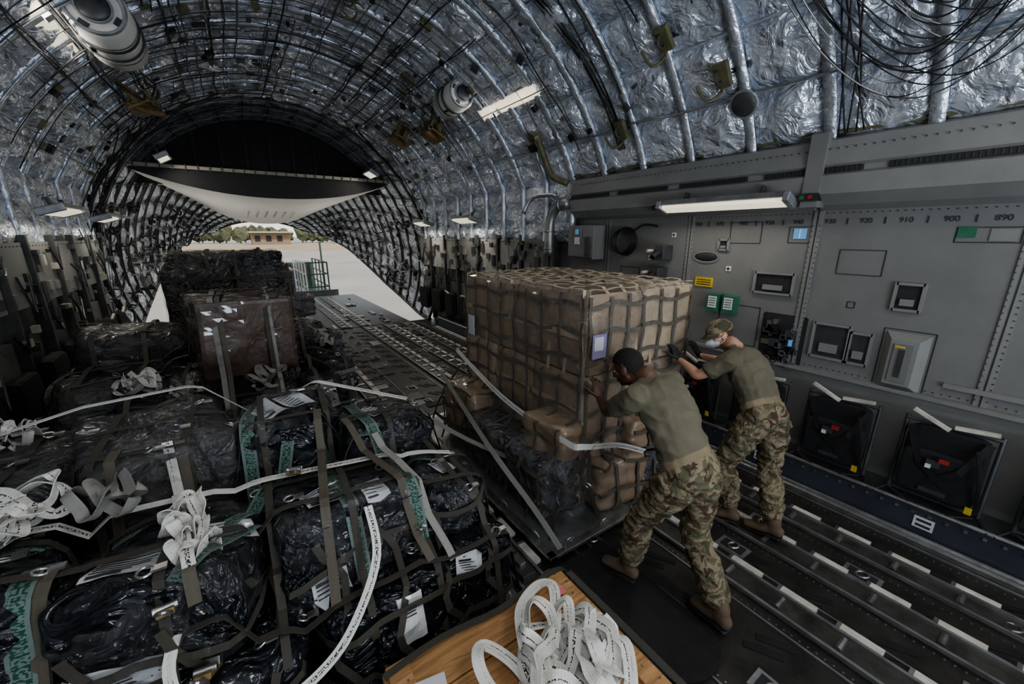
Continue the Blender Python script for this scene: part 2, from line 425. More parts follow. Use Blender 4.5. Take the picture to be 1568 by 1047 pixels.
def recess(y,z,w,h,inner=shadow):
    for s in(-1,1): mb.box((XR-.012,y+s*w/2,z),(.024,.02,h+.02),wallm2); mb.box((XR-.012,y,z+s*h/2),(.024,w,.02),wallm2)
    plate(y,z,w-.02,h-.02,inner,.006)
    mb.box((XR-.02,y,z-h*.2),(.02,w*.5,h*.25),wallm2)
recess(1.77,1.75,.34,.19); recess(.81,1.735,.16,.2); recess(1.24,1.29,.26,.3,greyd); recess(1.03,1.27,.14,.26,greyd)
recess(2.3,2.1,.1,.1)
rect(1.15,1.98,.3,.2); rect(1.15,1.63,.05,.05); rect(.5,2.2,.3,.1); rect(2.1,2.22,.3,.2); rect(1.62,2.2,.18,.14)
rect(3.1,1.3,.5,.7); rect(3.5,1.6,.3,.4); rect(.0,1.6,.3,.4); rect(2.05,1.3,.4,.4)
plate(2.47,1.70,.2,.1,yellow); 
for i in range(3): mb.box((XR-.0135,2.47,1.725-.025*i),(.002,.16,.008),ink)
for y in(2.30,2.13):
    plate(y,1.50,.13,.18,green,.09); mb.box((XR-.092,y,1.51),(.004,.09,.12),paper); 
    for i in range(4): mb.box((XR-.095,y,1.55-.025*i),(.002,.07,.007),ink)
plate(1.62,1.19,.34,.52,shadow,.01); rect(1.62,1.19,.36,.54,.02)
for i in range(26): 
    a=random.uniform(1.48,1.76);b=random.uniform(.98,1.4); mb.box((XR-.03,a,b),(.05,random.uniform(.02,.09),random.uniform(.02,.08)),random.choice([greyd,steel,black,bluegrey,black]))
for i in range(7): mb.torus((XR-.06,random.uniform(1.5,1.74),random.uniform(1,1.4)),.025,.005,random.choice([steel,black,greyd]),(1,0,0))
mb.box((XR-.06,1.52,1.22),(.01,.03,.06),bluel)
vs=[];y,z,w,h=.75,1.23,.26,.46
for (k,d) in((1,0),(.62,.07)):
    for (a,b) in((-1,-1),(1,-1),(1,1),(-1,1)): vs.append((XR-d,y+a*w/2*k,z+b*h/2*(k if k==1 else .78)))
mb.add(vs,[(0,1,5,4),(1,2,6,5),(2,3,7,6),(3,0,4,7),(4,5,6,7)],wallm2); mb.box((XR-.075,y,z),(.01,.11,.3),wallm); mb.box((XR-.08,y+.02,z+.13),(.01,.06,.012),yellow); rect(y,z,.3,.5)
mb.box((XR-.085,y,z),(.012,.03,.22),greyd)
for (y,z) in((2.48,1.97),):
    vs,fs=ellipsoid((XR,y,z),(.02,.13,.045)); mb.add(vs,fs,shadow)
    ribbon(mb,[(XR-.012,y+.14*cos(a*pi/8),z+.055*sin(a*pi/8)) for a in range(17)],.012,wallm2,(-1,0,0))
for (y,z,c) in((2.22,1.86,0),(3.2,1.93,0),(2.9,2.2,0),(.2,2.2,0)):
    plate(y,z,.05,.05,paper,.008); mb.box((XR-.01,y,z),(.004,.035,.01),ink); mb.box((XR-.01,y,z),(.004,.01,.035),ink)
plate(1.62,2.21,.1,.09,bluel,.01); mb.box((XR-.012,1.62,2.21),(.004,.012,.08),paper); plate(.6,2.22,.09,.07,green,.01); plate(.43,2.2,.12,.08,wallm2,.008)
for i in range(12): mb.box((XR-.006,1.41+.24*(5-i)-.12,2.31),(.004,.006,.05),ink)
mb.box((XR-.03,2.0,1.0),(.06,9,.03),wallm2); mb.box((XR-.015,-.3,1.12),(.03,1.6,.035),wallm2)
mb.box((XR-.02,2,.62),(.02,9,.74),wallm)
prof=[(XR,2.40),(XR-.10,2.44),(XR-.22,2.52),(XR-.24,2.66),(XR-.20,2.68),(XR-.20,2.72),(XR-.23,2.74),(XR-.17,2.93),(XR-.05,2.98),(XR,2.98)]
for (a,b) in((4.45,1.53),(1.49,-3.9)):
    vs=[(x,y,z) for y in(a,b) for (x,z) in prof]; n=len(prof)
    mb.add(vs,[(i,i+1,n+i+1,n+i) for i in range(n-1)]+[tuple(range(n))[::-1],tuple(range(n,2*n))],wallm2)
for k in range(10):
    y=4.1-.85*k; mb.box((XR-.205,y,2.70),(.02,.7,.035),shadow)
    for i in range(22): mb.box((XR-.217,y-.34+.031*i,2.70),(.006,.006,.035),greyd)
mb.box((XR-.17,1.51,2.7),(.15,.12,.56),wallm); mb.box((XR-.06,.5,2.985),(.16,8,.02),olive)
mb.box((XR-.2,2.98,2.5),(.10,.14,.05),shadow); mb.box((XR-.2,1.52,2.5),(.12,.14,.06),shadow); mb.box((XR-.26,1.50,2.5),(.01,.03,.03),red); mb.box((XR-.26,1.56,2.5),(.01,.03,.03),green)
for k in range(150): mb.box((XR-.20+.0,4.3-.055*k,2.86),(.012,.008,.008),greyd)
mb.box((4.1,2,.12),(.32,14,.24),bluegrey); mb.box((4.08,2,.245),(.30,14,.012),greyd); 
mb.cyl((3.93,-4,.255),(3.93,9,.255),.014,steel,8); mb.cyl((3.90,-4,.03),(3.90,9,.03),.016,steel,8); mb.cyl((3.83,-4,.03),(3.83,9,.03),.012,steel,8)
mb.box((3.87,2.5,.012),(.1,13,.024),alum)
for i in range(120): mb.box((3.935,-2+.09*i,.2),(.012,.02,.02),steel)
for y in(1.50,.36,-.4,3.2): mb.box((3.937,y,.13),(.006,.11,.09),paper); [mb.box((3.933,y,.15-.04*i),(.003,.08,.018),ink) for i in range(2)]
mb.build('wall_right_fittings',wr)
for i,n in enumerate(['980','970','960','950','940','930','920','910','900','890','880']):
    y=1.41+.24*(5-i); text(n,(XR-.004,y,2.31),.055,ink,wr,(pi/2,0,-pi/2))
mb=MB()
for k in range(4): mb.torus((XR-.04-.02*k,3.57+.01*k,2.12),.17-.008*k,.012,black,(1,0,0),28)
mb.wire([(XR-.05,3.45,2.25),(XR-.05,3.3,2.32),(XR-.05,3.1,2.3)],.012,black)
mb.build('coiled_hose',wr)
mb=MB()
mb.wire([(4.0,4.45,2.62),(3.98,4.62,2.62),(3.96,4.75,2.5),(3.95,4.8,2.3),(3.95,4.8,1.9)],.075,alum,14,5)
mb.wire([(4.0,4.5,2.9),(3.9,4.7,3.0),(3.80,4.75,3.2),(3.65,4.75,3.5)],.045,olive,10,4)
for z in(2.25,2.0): mb.torus((3.95,4.8,z),.08,.012,steel)
mb.torus((3.98,4.58,2.62),.08,.012,steel,(0,1,0)); mb.wire([(3.9,4.6,2.75),(3.7,4.9,2.72),(3.6,5.0,2.5)],.03,alum,8,4)
mb.build('air_duct_pipes',wr,True)
mb=MB(); mb.box((4.12,4.2,2.1),(.22,.5,.45),wallm2); mb.box((4.0,4.25,2.2),(.02,.16,.2),wallm); mb.box((3.985,4.25,2.24),(.02,.06,.07),bluel); mb.box((3.995,4.25,2.12),(.02,.1,.1),paper); mb.box((4.0,4.05,2.05),(.02,.1,.25),greyd)
mb.box((3.99,4.2,1.9),(.03,.46,.02),greyd); mb.build('control_panel_box',wr,False,.008)
mb=MB()
for y,z in((2.95,2.0),(3.0,1.75)): mb.box((4.15,y,z),(.18,.12,.16),greyd); mb.cyl((4.05,y,z),(3.95,y,z-.05),.035,black); mb.cyl((3.98,y+.1,z+.02),(4.2,y+.1,z+.02),.02,cream)
mb.build('wall_telephone_unit',wr,False,.006)

# --------------------------------------------------------------- left wall
mb=MB(); mb.box((XL-.06,3,1.4),(.12,14,2.8),wallm); wl=mb.build('wall_left')
mb=MB(); mb.box((XC,-4.1,2.5),(6.6,.1,5),wallm2); mb.build('wall_front')
mb=MB()
mb.box((XL+.15,3,.12),(.32,14,.24),bluegrey)
def clutter(side,y0,y1,cnt,pal):
    xw=XR if side>0 else XL
    y=y0
    while y<y1:
        w=random.uniform(.55,.95)
        mb.box((xw-side*.06,y+w/2,1.78),(.12,w*.94,.68),random.choice(pal))
        for q in range(3): mb.box((xw-side*.13,y+w*(.2+.3*q),random.uniform(1.5,1.95)),(.03,w*.16,random.uniform(.08,.25)),random.choice([shadow,greyd,wallm2,darkrib]))
        for q in range(8): mb.box((xw-side*.122,y+w*(.06+.125*q),2.08),(.01,.012,.012),greyd)
        mb.box((xw-side*.04,y+w/2,.75),(.08,w*.94,.8),random.choice([wallm,greyd,darkrib]))
        mb.box((xw-side*.10,y-.02,1.15),(.12,.05,2.1),darkrib)
        vs,fs=softbox((xw-side*.2,y+w/2,.62),(.12,min(.5,w*.7),.55),k=8,amp=.01,n=6,seed=y); mb.add(vs,fs,blackcloth)
        if random.random()<.4: mb.box((xw-side*.28,y+w/2,.92),(.03,.2,.022),lip,Matrix.Rotation(random.uniform(-.4,.4),3,'X'))
        y+=w+.06
    for k in range(cnt):
        yy=random.uniform(y0,y1);z=random.uniform(.95,2.2)
        mb.box((xw-side*random.uniform(.12,.18),yy,z),(random.uniform(.03,.08),random.uniform(.04,.12),random.uniform(.04,.14)),random.choice([greyd,darkrib,wallm2,darkrib,olive,greyd,black,cream]))
    for k in range(cnt//3):
        yy=random.uniform(y0,y1);z=random.uniform(.9,2.3);x=xw-side*.2
        mb.wire([(x,yy,z),(x-side*.03,yy+.1,z-random.uniform(.1,.4)),(x,yy+.25,z-random.uniform(.1,.4)),(x,yy+.3,z)],random.choice([.012,.008]),random.choice([black,alum,greyd]),6,3)
    mb.box((xw-side*.2,y0+1.3,1.35),(.08,.08,.16),red)
clutter(-1,3.5,10,50,[wallm2,fwall,wallm2,wallm]); mb.build('wall_left_equipment',wl)
mb=MB(); clutter(1,4.9,10,60,[wallm2,fwall,cream,wallm2])
mb.build('wall_right_equipment',wr)
mb=MB()
for k in range(300):
    y=random.uniform(10,18.5); side=random.choice([0,1]); t=random.uniform(.01,.2); t=t if side else 1-t; p,N=S_aft(y,t)
    if random.random()<.45:
        R=V((0,0,1)).rotation_difference(N).to_matrix()
        mb.box(p+N*random.uniform(.05,.10),(random.uniform(.04,.16),random.uniform(.04,.18),random.uniform(.05,.12)),random.choice([darkrib,greyd,black,ribm,wallm2,greyd]),R)
    else:
        q,N2=S_aft(min(y+random.uniform(.3,1.2),19.5),t); mb.wire([p+N*.13,(p+q)/2+N*.18-V((0,0,.1)),q+N2*.13],random.choice([.01,.018,.025]),random.choice([black,greyd,ribm]),5,3)
for s in(0,1):
    pts=[S_aft(y,0 if s else 1)[0] for y in [10+.4*k for k in range(26)]]; mb.wire(pts,.06,darkrib,6,1)
mb.build('ramp_side_equipment',aft)

# --------------------------------------------------------------- cargo door raised + bulkhead
mb=MB(); vs=[];fs=[];NX=32;NY=16
DY=11.4
def dz(u,s): return (3.03-.46*s**.8)+ (abs(u)**2.2)*(.44+.42*s)
for j in range(NY+1):
    s=j/NY; y=DY+5.2*s
    hw=2.55-.5*s
    for i in range(NX+1):
        u=-1+2*i/NX; vs.append((XC+u*hw,y,dz(u,s)))
for j in range(NY):
    for i in range(NX): fs.append((j*(NX+1)+i,j*(NX+1)+i+1,(j+1)*(NX+1)+i+1,(j+1)*(NX+1)+i))
mb.add(vs,fs,doorw)
for i in range(24): mb.box((XC-.6+1.1*(i%6)/5,13.4+.35*(i//6),dz(0,(2.0+.35*(i//6))/5.2)-.012),(.03,.12,.01),greyd)
d=mb.build('cargo_door',None,True)
mb=MB()
mb.box((XC,DY-.04,3.57),(5.2,.10,.07),cream)
for i in range(25): mb.box((XC-2.5+.207*i,DY-.10,3.57),(.02,.03,.11),greyd)
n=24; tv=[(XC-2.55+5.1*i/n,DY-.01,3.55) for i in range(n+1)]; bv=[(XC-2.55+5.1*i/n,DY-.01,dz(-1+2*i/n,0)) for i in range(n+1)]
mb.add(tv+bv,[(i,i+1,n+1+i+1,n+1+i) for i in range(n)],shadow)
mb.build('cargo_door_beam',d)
mb=MB(); n=30; vs=[];
for i in range(n+1):
    th=radians(33+114*i/n); vs.append((XC+3.2*cos(th),12.3,1.55+3.38*sin(th)))
vs+= [(XC-2.65,12.3,3.3),(XC+2.65,12.3,3.3)]
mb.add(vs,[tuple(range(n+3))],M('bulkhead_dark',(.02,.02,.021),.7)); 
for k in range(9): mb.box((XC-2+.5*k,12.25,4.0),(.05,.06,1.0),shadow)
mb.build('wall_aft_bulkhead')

# --------------------------------------------------------------- floor
mb=MB(); mb.box((XC,3,-.06),(6.3,14.2,.12),floorm); fl=mb.build('floor')
mb=MB(); mb.box((XC,13.1,-.08),(5.0,6.1,.16),floorm)
for x in(-1.4,-.2,1.0,2.2,3.3): mb.box((XC-1.1+x,16.45,-.16),(.5,.7,.05),greyd,Matrix.Rotation(-.25,3,'X'))
rmp=mb.build('cargo_ramp')
mb=MB()
rows=[-1.7,-1.1,-.5,.15,.75,1.3,2.45,2.95,3.4]
def railrow(x,y0,y1,wide=.2):
    mb.box((x,(y0+y1)/2,.008),(wide,y1-y0,.016),floorpl)
    for s in(-1,1): mb.box((x+s*wide*.42,(y0+y1)/2,.02),(.02,y1-y0,.03),alum)
    y=y0+.1
    while y<y1-.2:
        mb.box((x+wide*.62,y,.014),(.06,.20,.028),lip)
        mb.box((x+wide*.62,y+.1,.03),(.05,.02,.006),steel)
        mb.cyl((x-.05,y+.05,.022),(x+.05,y+.05,.022),.018,steel,8)
        y+=.31
for x in rows: railrow(x,-3.8,10)
for x in(-.5,.15,.75,1.3,2.0,2.45): railrow(x,10.1,15.9)
for x in(2.45,3.4,.45,1.02,-.2,2.7,3.15,1.9):
    y=-2
    while y<9.8:
        if random.random()<.75:
            mb.box((x+.0,y,.0035),(.13,.20,.007),alum); mb.box((x,y,.008),(.09,.15,.004),shadow); mb.torus((x,y,.016),.035,.008,steel,(0,.25,1))
        y+=.62
for x in(3.18,2.70,3.62,2.18,1.62,.3,-.8):
    y=-2
    while y<9.8:
        mb.box((x,y,.002),(.045,.19,.006),black,Matrix.Rotation(.5,3,'Z')); mb.box((x-.10,y+.02,.002),(.045,.19,.006),black,Matrix.Rotation(.5,3,'Z')); y+=.37
for x in(2.83,3.72,1.75,.6,3.25,2.3): 
    for k in range(300): mb.box((x,-2+.04*k,.003),(.008,.008,.006),steel)
for x in(2.27,3.08,1.72,3.78,2.62): mb.box((x,3,.004),(.012,13.6,.012),alum)
for k in range(60):
    mb.box((random.uniform(0,3.6),random.uniform(4,9.8),.006),(random.uniform(.1,.35),random.uniform(.05,.4),.01),random.choice([floorpl,alum,shadow,greyd]))
for k in range(60):
    mb.box((random.uniform(-1,3.4),random.uniform(10.2,15.8),.01),(random.uniform(.05,.2),random.uniform(.1,.6),.02),random.choice([floorpl,alum,shadow,lip]))
mb.build('floor_roller_rails',fl)
vs=[]
for a in range(0,181,12): vs.append((1.72+.22*cos(radians(180+a)),.85+.16*sin(radians(180+a)),.032))
vs+=[(1.94,1.66,.032),(1.50,1.66,.032)]
n=len(vs); vs2=[(x,y,.018) for x,y,z in vs]
mb=MB(); mb.add(vs+vs2,[tuple(range(n)),tuple(range(n,2*n))[::-1]]+[(i,(i+1)%n,n+(i+1)%n,n+i) for i in range(n)],black); mb.build('rubber_floor_mat')

# --------------------------------------------------------------- light fixtures
def fixture(x,y0,y1,z,ang=0,w=.16,power=12,name='ceiling_light'):
    R=Matrix.Rotation(ang,3,'Y'); c=V((x,(y0+y1)/2,z)); mb=MB(); L=y1-y0
    mb.box(c+R@V((0,0,.035)),(w+.05,L,.05),alum,R); mb.box(c,(w,L-.06,.045),lamp,R)
    for s in(-1,1): mb.box(c+V((0,s*(L/2),.01)),(w+.06,.05,.08),ribm,R); mb.box(c+R@V((0,0,.1))+V((0,s*L*.3,0)),(.04,.04,.12),darkrib,R)
    o=mb.build(name,None,False,.008)
    li=bpy.data.lights.new(name+'_lamp','AREA'); li.shape='RECTANGLE'; li.size=w; li.size_y=L*.95; li.energy=power; li.color=(1,.93,.82)
    lo=bpy.data.objects.new(name+'_lamp',li); lo.location=c+R@V((0,0,-.05)); lo.rotation_euler=R.to_euler(); scene.collection.objects.link(lo); attach(lo,o)
fixture(3.93,1.62,2.86,2.47,.35,.13,6.5)
fixture(3.93,-2.0,-.7,2.47,.35,.13,6)
fixture(3.42,4.3,5.85,3.95,.75,.16,15); fixture(-1.12,5.3,6.7,4.06,-.75,.16,14)
for (x,a) in((3.85,.3),(2*XC-3.85,-.3)):
    fixture(x,6.9,7.7,2.47,a,.2,9); fixture(x,9.1,9.8,2.45,a,.2,9)
fixture(3.05,10.3,10.9,3.62,.5,.18,9); fixture(-.85,10.3,10.9,3.62,-.5,.18,9)
fixture(2.6,-1.6,0.2,4.35,.5,.2,28); fixture(-.5,-1.8,.0,4.35,-.5,.2,30)
fixture(1.6,-3.4,-2.2,4.7,.0,.2,22)
li=bpy.data.lights.new('ceiling_fill_light','AREA'); li.shape='RECTANGLE'; li.size=3; li.size_y=1.8; li.energy=320; li.color=(.82,.9,1)  # added cool fill behind the camera, brightens the near ceiling; no door is modelled
lo=bpy.data.objects.new('ceiling_fill_light',li); lo.location=(1.3,-3.4,1.2); lo.rotation_euler=(radians(90+66),0,radians(-14)); scene.collection.objects.link(lo)
# fill lamps added on both sides to brighten the door underside
for s in(-1,1):
    c=V((XC+s*2.75,12.4,1.05)); tgt=V((XC-s*.3,13.6,2.8)); dd=(tgt-c).normalized(); mb=MB(); q=V((0,0,1)).rotation_difference(dd).to_matrix()
    mb.cyl(c-dd*.08,c,.05,greyd,14,.08); mb.cyl(c,c+dd*.01,.072,lamp,14); mb.torus(c,.08,.01,steel,dd); mb.box(c+V((s*.12,0,-.05)),(.2,.05,.05),darkrib)
    o=mb.build('door_fill_light',aft,True)
    li=bpy.data.lights.new('door_fill_lamp','AREA'); li.shape='DISK'; li.size=.14; li.energy=26; li.color=(1,.95,.85)
    lo=bpy.data.objects.new('door_fill_lamp',li); lo.location=c+dd*.03; lo.rotation_euler=(-dd).to_track_quat('Z','Y').to_euler(); scene.collection.objects.link(lo); attach(lo,aft)

def canister(c,ax,L,r,name):
    mb=MB(); c=V(c);ax=V(ax).normalized(); a=c-ax*L/2;b=c+ax*L/2
    vs,fs=tube([a,a+ax*.03,b-ax*.03,b],[(r*.9,r*.9),(r,r),(r,r),(r*.92,r*.92)],n=32,cap=False,sub=1); mb.add(vs,fs,white)
    mb.torus(a,r*.86,.02,ribm,ax,32); mb.torus(c-ax*L*.2,r+.002,.01,steel,ax,32); mb.torus(c+ax*L*.25,r+.002,.01,steel,ax,32)
    q=V((0,0,1)).rotation_difference(ax).to_matrix()
    vs,fs=ellipsoid(a-ax*.012,(r*.5,r*.5,.04),q); mb.add(vs,fs,greyd); mb.torus(a-ax*.012,r*.52,.012,ribm,ax,28)
    for k in range(4):
        an=k*pi/2+.5; mb.box(a-ax*.006+q@V((cos(an)*r*.72,sin(an)*r*.72,0)),(r*.18,r*.3,.012),greyd,q@Matrix.Rotation(an,3,'Z'))
    for k in range(2): mb.torus(c+ax*(.12-.24*k)*L,r*1.02,.014,greyd,ax,28)
    mb.box(c+V((0,0,r+.06)),(.08,.2,.16),darkrib); mb.box(c+V((-.5*r,0,-.86*r)),(.06,.12,.01),ink)
    o=mb.build(name,None,True); m=o.modifiers.new('e','EDGE_SPLIT'); m.split_angle=radians(40)
canister((3.02,6.0,4.14),(.02,1,-.02),.62,.2,'ceiling_air_canister'); canister((-.72,6.15,4.20),(.04,1,-.06),.8,.25,'ceiling_air_canister')

def hanger(c,s):
    mb=MB();c=V(c)
    R=Matrix.Rotation(.5*s,3,'Y')
    mb.box(c,(.35,.5,.03),khaki,R); mb.box(c+V((.1*s,.1,.12)),(.08,.5,.22),khaki,R); mb.box(c+V((-.1*s,-.1,.1)),(.05,.3,.18),olive,R)
    for k in range(6): mb.wire([c+V((random.uniform(-.2,.2),random.uniform(-.3,.3),0)),c+V((random.uniform(-.3,.3),random.uniform(-.4,.4),.3)),c+V((.2*s,random.uniform(-.4,.4),.5))],.014,random.choice([darkrib,khaki,olive]),6,3)
    vs,fs=tube([c+V((-.15,-.2,-.02)),c+V((0,-.1,-.06)),c+V((.18,.1,-.03))],[(.05,.04)]*3); mb.add(vs,fs,khaki)
    mb.build('ceiling_litter_bracket',ceil)
hanger((2.95,8.2,3.95),1); hanger((-.75,8.2,3.95),-1); hanger((3.1,7.0,3.85),1)
for (y,t) in((4.0,.62),(5.4,.45),(3.2,.38),(6.5,.3),(2.2,.1),(2.6,.16),(3.4,.07)):
    p,N=S_main(y,t); mb=MB(); R=V((0,0,1)).rotation_difference(N).to_matrix(); q=p+N*.16
    mb.box(q,(.2,.12,.05),olive,R); mb.cyl(p,q,.02,darkrib); mb.wire([q,q+V((.1,.05,-.1)),q+V((.05,.15,-.16)),q+V((-.05,.2,-.04))],.014,olive,6,3); mb.torus(q+N*.05,.05,.012,darkrib,(0,1,0)); mb.box(q+V((.1,0,.05)),(.04,.3,.04),greyd,R)
    mb.build('ceiling_hoist_bracket',ceil)
p,N=S_main(2.1,.06); mb=MB(); vs,fs=ellipsoid(p+N*.1,(.11,.11,.04),V((0,0,1)).rotation_difference(N).to_matrix()); mb.add(vs,fs,greyd); mb.torus(p+N*.1,.11,.015,ribm,N); mb.build('ceiling_speaker',ceil)

# --------------------------------------------------------------- stowed side seats
def seat(y):
    e=empty('sidewall_seat',(4.0,y,.35)); mb=MB(); x=4.02
    vs,fs=softbox((x,y,.60),(.06,.42,.52),k=8,amp=.006,n=8); mb.add(vs,fs,blackcloth)
    vs,fs=softbox((x-.06,y,.52),(.05,.40,.34),k=8,amp=.008,n=8,seed=2); mb.add(vs,fs,blackcloth)
    for s in(-1,1):
        mb.cyl((x-.02,y+s*.235,.28),(x+.02,y+s*.235,.90),.014,greyd,8); mb.cyl((x-.05,y+s*.22,.30),(x-.09,y+s*.10,.26),.012,black,8)
        ribbon(mb,[(x-.05,y+s*.2,.85),(x-.1,y+s*.1,.6),(x-.08,y-s*.15,.36)],.04,black,(1,0,0)); mb.cyl((x-.02,y+s*.235,.3),(x-.1,y+s*.3,.25),.01,black,6)
    for z in(.88,.3): mb.cyl((x,y-.235,z),(x,y+.235,z),.014,greyd,8)
    mb.box((x-.07,y+.10,.93),(.03,.22,.022),lip,Matrix.Rotation(.45,3,'X')); mb.box((x-.09,y-.12,.93),(.03,.2,.022),lip,Matrix.Rotation(-.12,3,'X'))
    mb.box((x-.11,y+.03,.62),(.02,.07,.05),greyd); mb.box((x-.12,y-.02,.66),(.012,.05,.03),red); mb.box((x-.12,y+.05,.60),(.012,.03,.03),paper)
    mb.box((x-.09,y,.40),(.01,.14,.03),greyd); mb.box((x-.095,y-.19,.36),(.01,.035,.05),yellow); mb.wire([(x-.1,y-.15,.8),(x-.13,y-.2,.6),(x-.08,y-.22,.35)],.012,black)
    mb.build('seat_frame',e)
for y in(2.26,1.63,1.0,.37,-.26,-.9): seat(y)

# --------------------------------------------------------------- cargo pallets
def pallet(mb,x0,x1,y0,y1):
    cx,cy=(x0+x1)/2,(y0+y1)/2
    mb.box((cx,cy,.062),(x1-x0,y1-y0,.045),alum); 
    for s in(-1,1):
        mb.box((cx+s*(x1-x0)/2,cy,.07),(.06,y1-y0+.06,.03),steel); mb.box((cx,cy+s*(y1-y0)/2,.07),(x1-x0+.06,.06,.03),steel)
    for i in range(6):
        for s in(-1,1):
            mb.torus((x0+(x1-x0)*(i+.5)/6,cy+s*((y1-y0)/2-.02),.105),.035,.009,steel,(0,1,.5)); mb.torus((cx+s*((x1-x0)/2-.02),y0+(y1-y0)*(i+.5)/6,.105),.035,.009,steel,(1,0,.5))
class Pile:
    def __init__(s): s.v=[];s.f=[]
    def add(s,vs,fs):
        o=len(s.v); s.v+=vs; s.f+=[[a+o for a in f] for f in fs]
    def tree(s): s.t=BVHTree.FromPolygons(s.v,s.f)
    def h(s,x,y,base=.09):
        r=s.t.ray_cast(V((x,y,4)),V((0,0,-1))); return r[0].z if r[0] else base
def taut(zs,blend):
    n=len(zs); hull=[0]
    i=0
    while i<n-1:
        best=i+1;bs=-1e9
        for j in range(i+1,n):
            sl=(zs[j]-zs[i])/(j-i)
            if sl>=bs: bs=sl;best=j
        hull.append(best); i=best
    out=list(zs)
    for a,b in zip(hull,hull[1:]):
        for k in range(a,b+1): out[k]=zs[a]+(zs[b]-zs[a])*(k-a)/max(1,b-a)
    return [z*(1-blend)+o*blend for z,o in zip(zs,out)]
def drape(mb,P,a,b,w,m,blend=.5,step=.04,off=.012,th=.003):
    a=V((*a,0));b=V((*b,0)); n=max(3,int((b-a).length/step)); pts=[a.lerp(b,i/n) for i in range(n+1)]
    zs=[P.h(p.x,p.y) for p in pts]; zs=taut(zs,blend)
    zs=[zs[0]]+[max(zs[i],(zs[i-1]+zs[i+1])/2) for i in range(1,n)]+[zs[-1]]
    ribbon(mb,[V((p.x,p.y,z+off)) for p,z in zip(pts,zs)],w,m,(0,0,1) ,th)
def sheet(P,x0,x1,y0,y1,m,name,parent,off=.02,n=70):
    vs=[];fs=[]; g=[[P.h(x0+(x1-x0)*i/n,y0+(y1-y0)*j/n) for j in range(n+1)] for i in range(n+1)]
    for _ in range(2):
        g=[[max(g[i][j],sum(g[a][b] for a in(max(i-1,0),min(i+1,n)) for b in(max(j-1,0),min(j+1,n)))/4) for j in range(n+1)] for i in range(n+1)]
    for i in range(n+1):
        for j in range(n+1):
            x=x0+(x1-x0)*i/n;y=y0+(y1-y0)*j/n; vs.append(V((x,y,g[i][j]+off+.03*nz((x,y,0),6)+.015*nz((x,y,3),14))))
    for i in range(n):
        for j in range(n): fs.append([i*(n+1)+j,(i+1)*(n+1)+j,(i+1)*(n+1)+j+1,i*(n+1)+j+1])
    mb=MB(); mb.add(vs,fs,m); mb.build(name,parent,True)
def label(mb,P,x,y,w,h,rot,m=None):
    nx=6;vs=[];fs=[];uv=[]
    for i in range(nx+1):
        for j in range(nx+1):
            u=-w/2+w*i/nx;v=-h/2+h*j/nx; px=x+u*cos(rot)-v*sin(rot);py=y+u*sin(rot)+v*cos(rot); vs.append([px,py,P.h(px,py)])
    zm=sorted(v[2] for v in vs)[len(vs)//2]
    for v in vs: v[2]=max(v[2],zm-.05)+.012
    for i in range(nx):
        for j in range(nx): fs.append((i*(nx+1)+j,(i+1)*(nx+1)+j,(i+1)*(nx+1)+j+1,i*(nx+1)+j+1)); uv.append([(h*j/nx,i/nx),(h*j/nx,(i+1)/nx),(h*(j+1)/nx,(i+1)/nx),(h*(j+1)/nx,i/nx)])
    mb.add(vs,fs,m or paper,uv)
    if m: return
    for k in range(7):
        u0=-w*.42;v=h*(-.40+.13*k); L=w*random.uniform(.4,.8); pts=[]
        for i in range(5):
            u=u0+L*i/4; px=x+u*cos(rot)-v*sin(rot);py=y+u*sin(rot)+v*cos(rot); pts.append(V((px,py,max(P.h(px,py),zm-.05)+.0135)))
        ribbon(mb,pts,h*(.028 if k else .09),ink,(0,0,1),.001)
def sidelabel(mb,P,o,dr,w,h,m=paper,lines=True):
    o=V(o);dr=V(dr).normalized(); r=P.t.ray_cast(o,dr)
    if not r[0]: return
    nrm=r[1]; 
    if nrm.dot(dr)>0: nrm=-nrm
    up=V((0,0,1)); sx=up.cross(nrm)
    if sx.length<.1: sx=V((1,0,0))
    sx.normalize(); sy=nrm.cross(sx); vs=[];fs=[];uv=[];n=5
    for i in range(n+1):
        for j in range(n+1):
            q=r[0]+sx*(-w/2+w*i/n)+sy*(-h/2+h*j/n)+nrm*.08; rr=P.t.ray_cast(q,-nrm); 
            z=rr[0] if rr[0] and (rr[0]-q).length<.14 else q-nrm*.08
            vs.append(z+nrm*.010)
    for i in range(n):
        for j in range(n): fs.append((i*(n+1)+j,(i+1)*(n+1)+j,(i+1)*(n+1)+j+1,i*(n+1)+j+1)); uv.append([(w*i/n,j/n),(w*(i+1)/n,j/n),(w*(i+1)/n,(j+1)/n),(w*i/n,(j+1)/n)])
    mb.add(vs,fs,m,uv)
    if lines:
        for k in range(6): c=r[0]+nrm*.014+sy*(h*(.36-.14*k)); ribbon(mb,[c-sx*w*.4,c+sx*w*random.uniform(0,.4)],h*(.035 if k else .1),ink,nrm,.002)
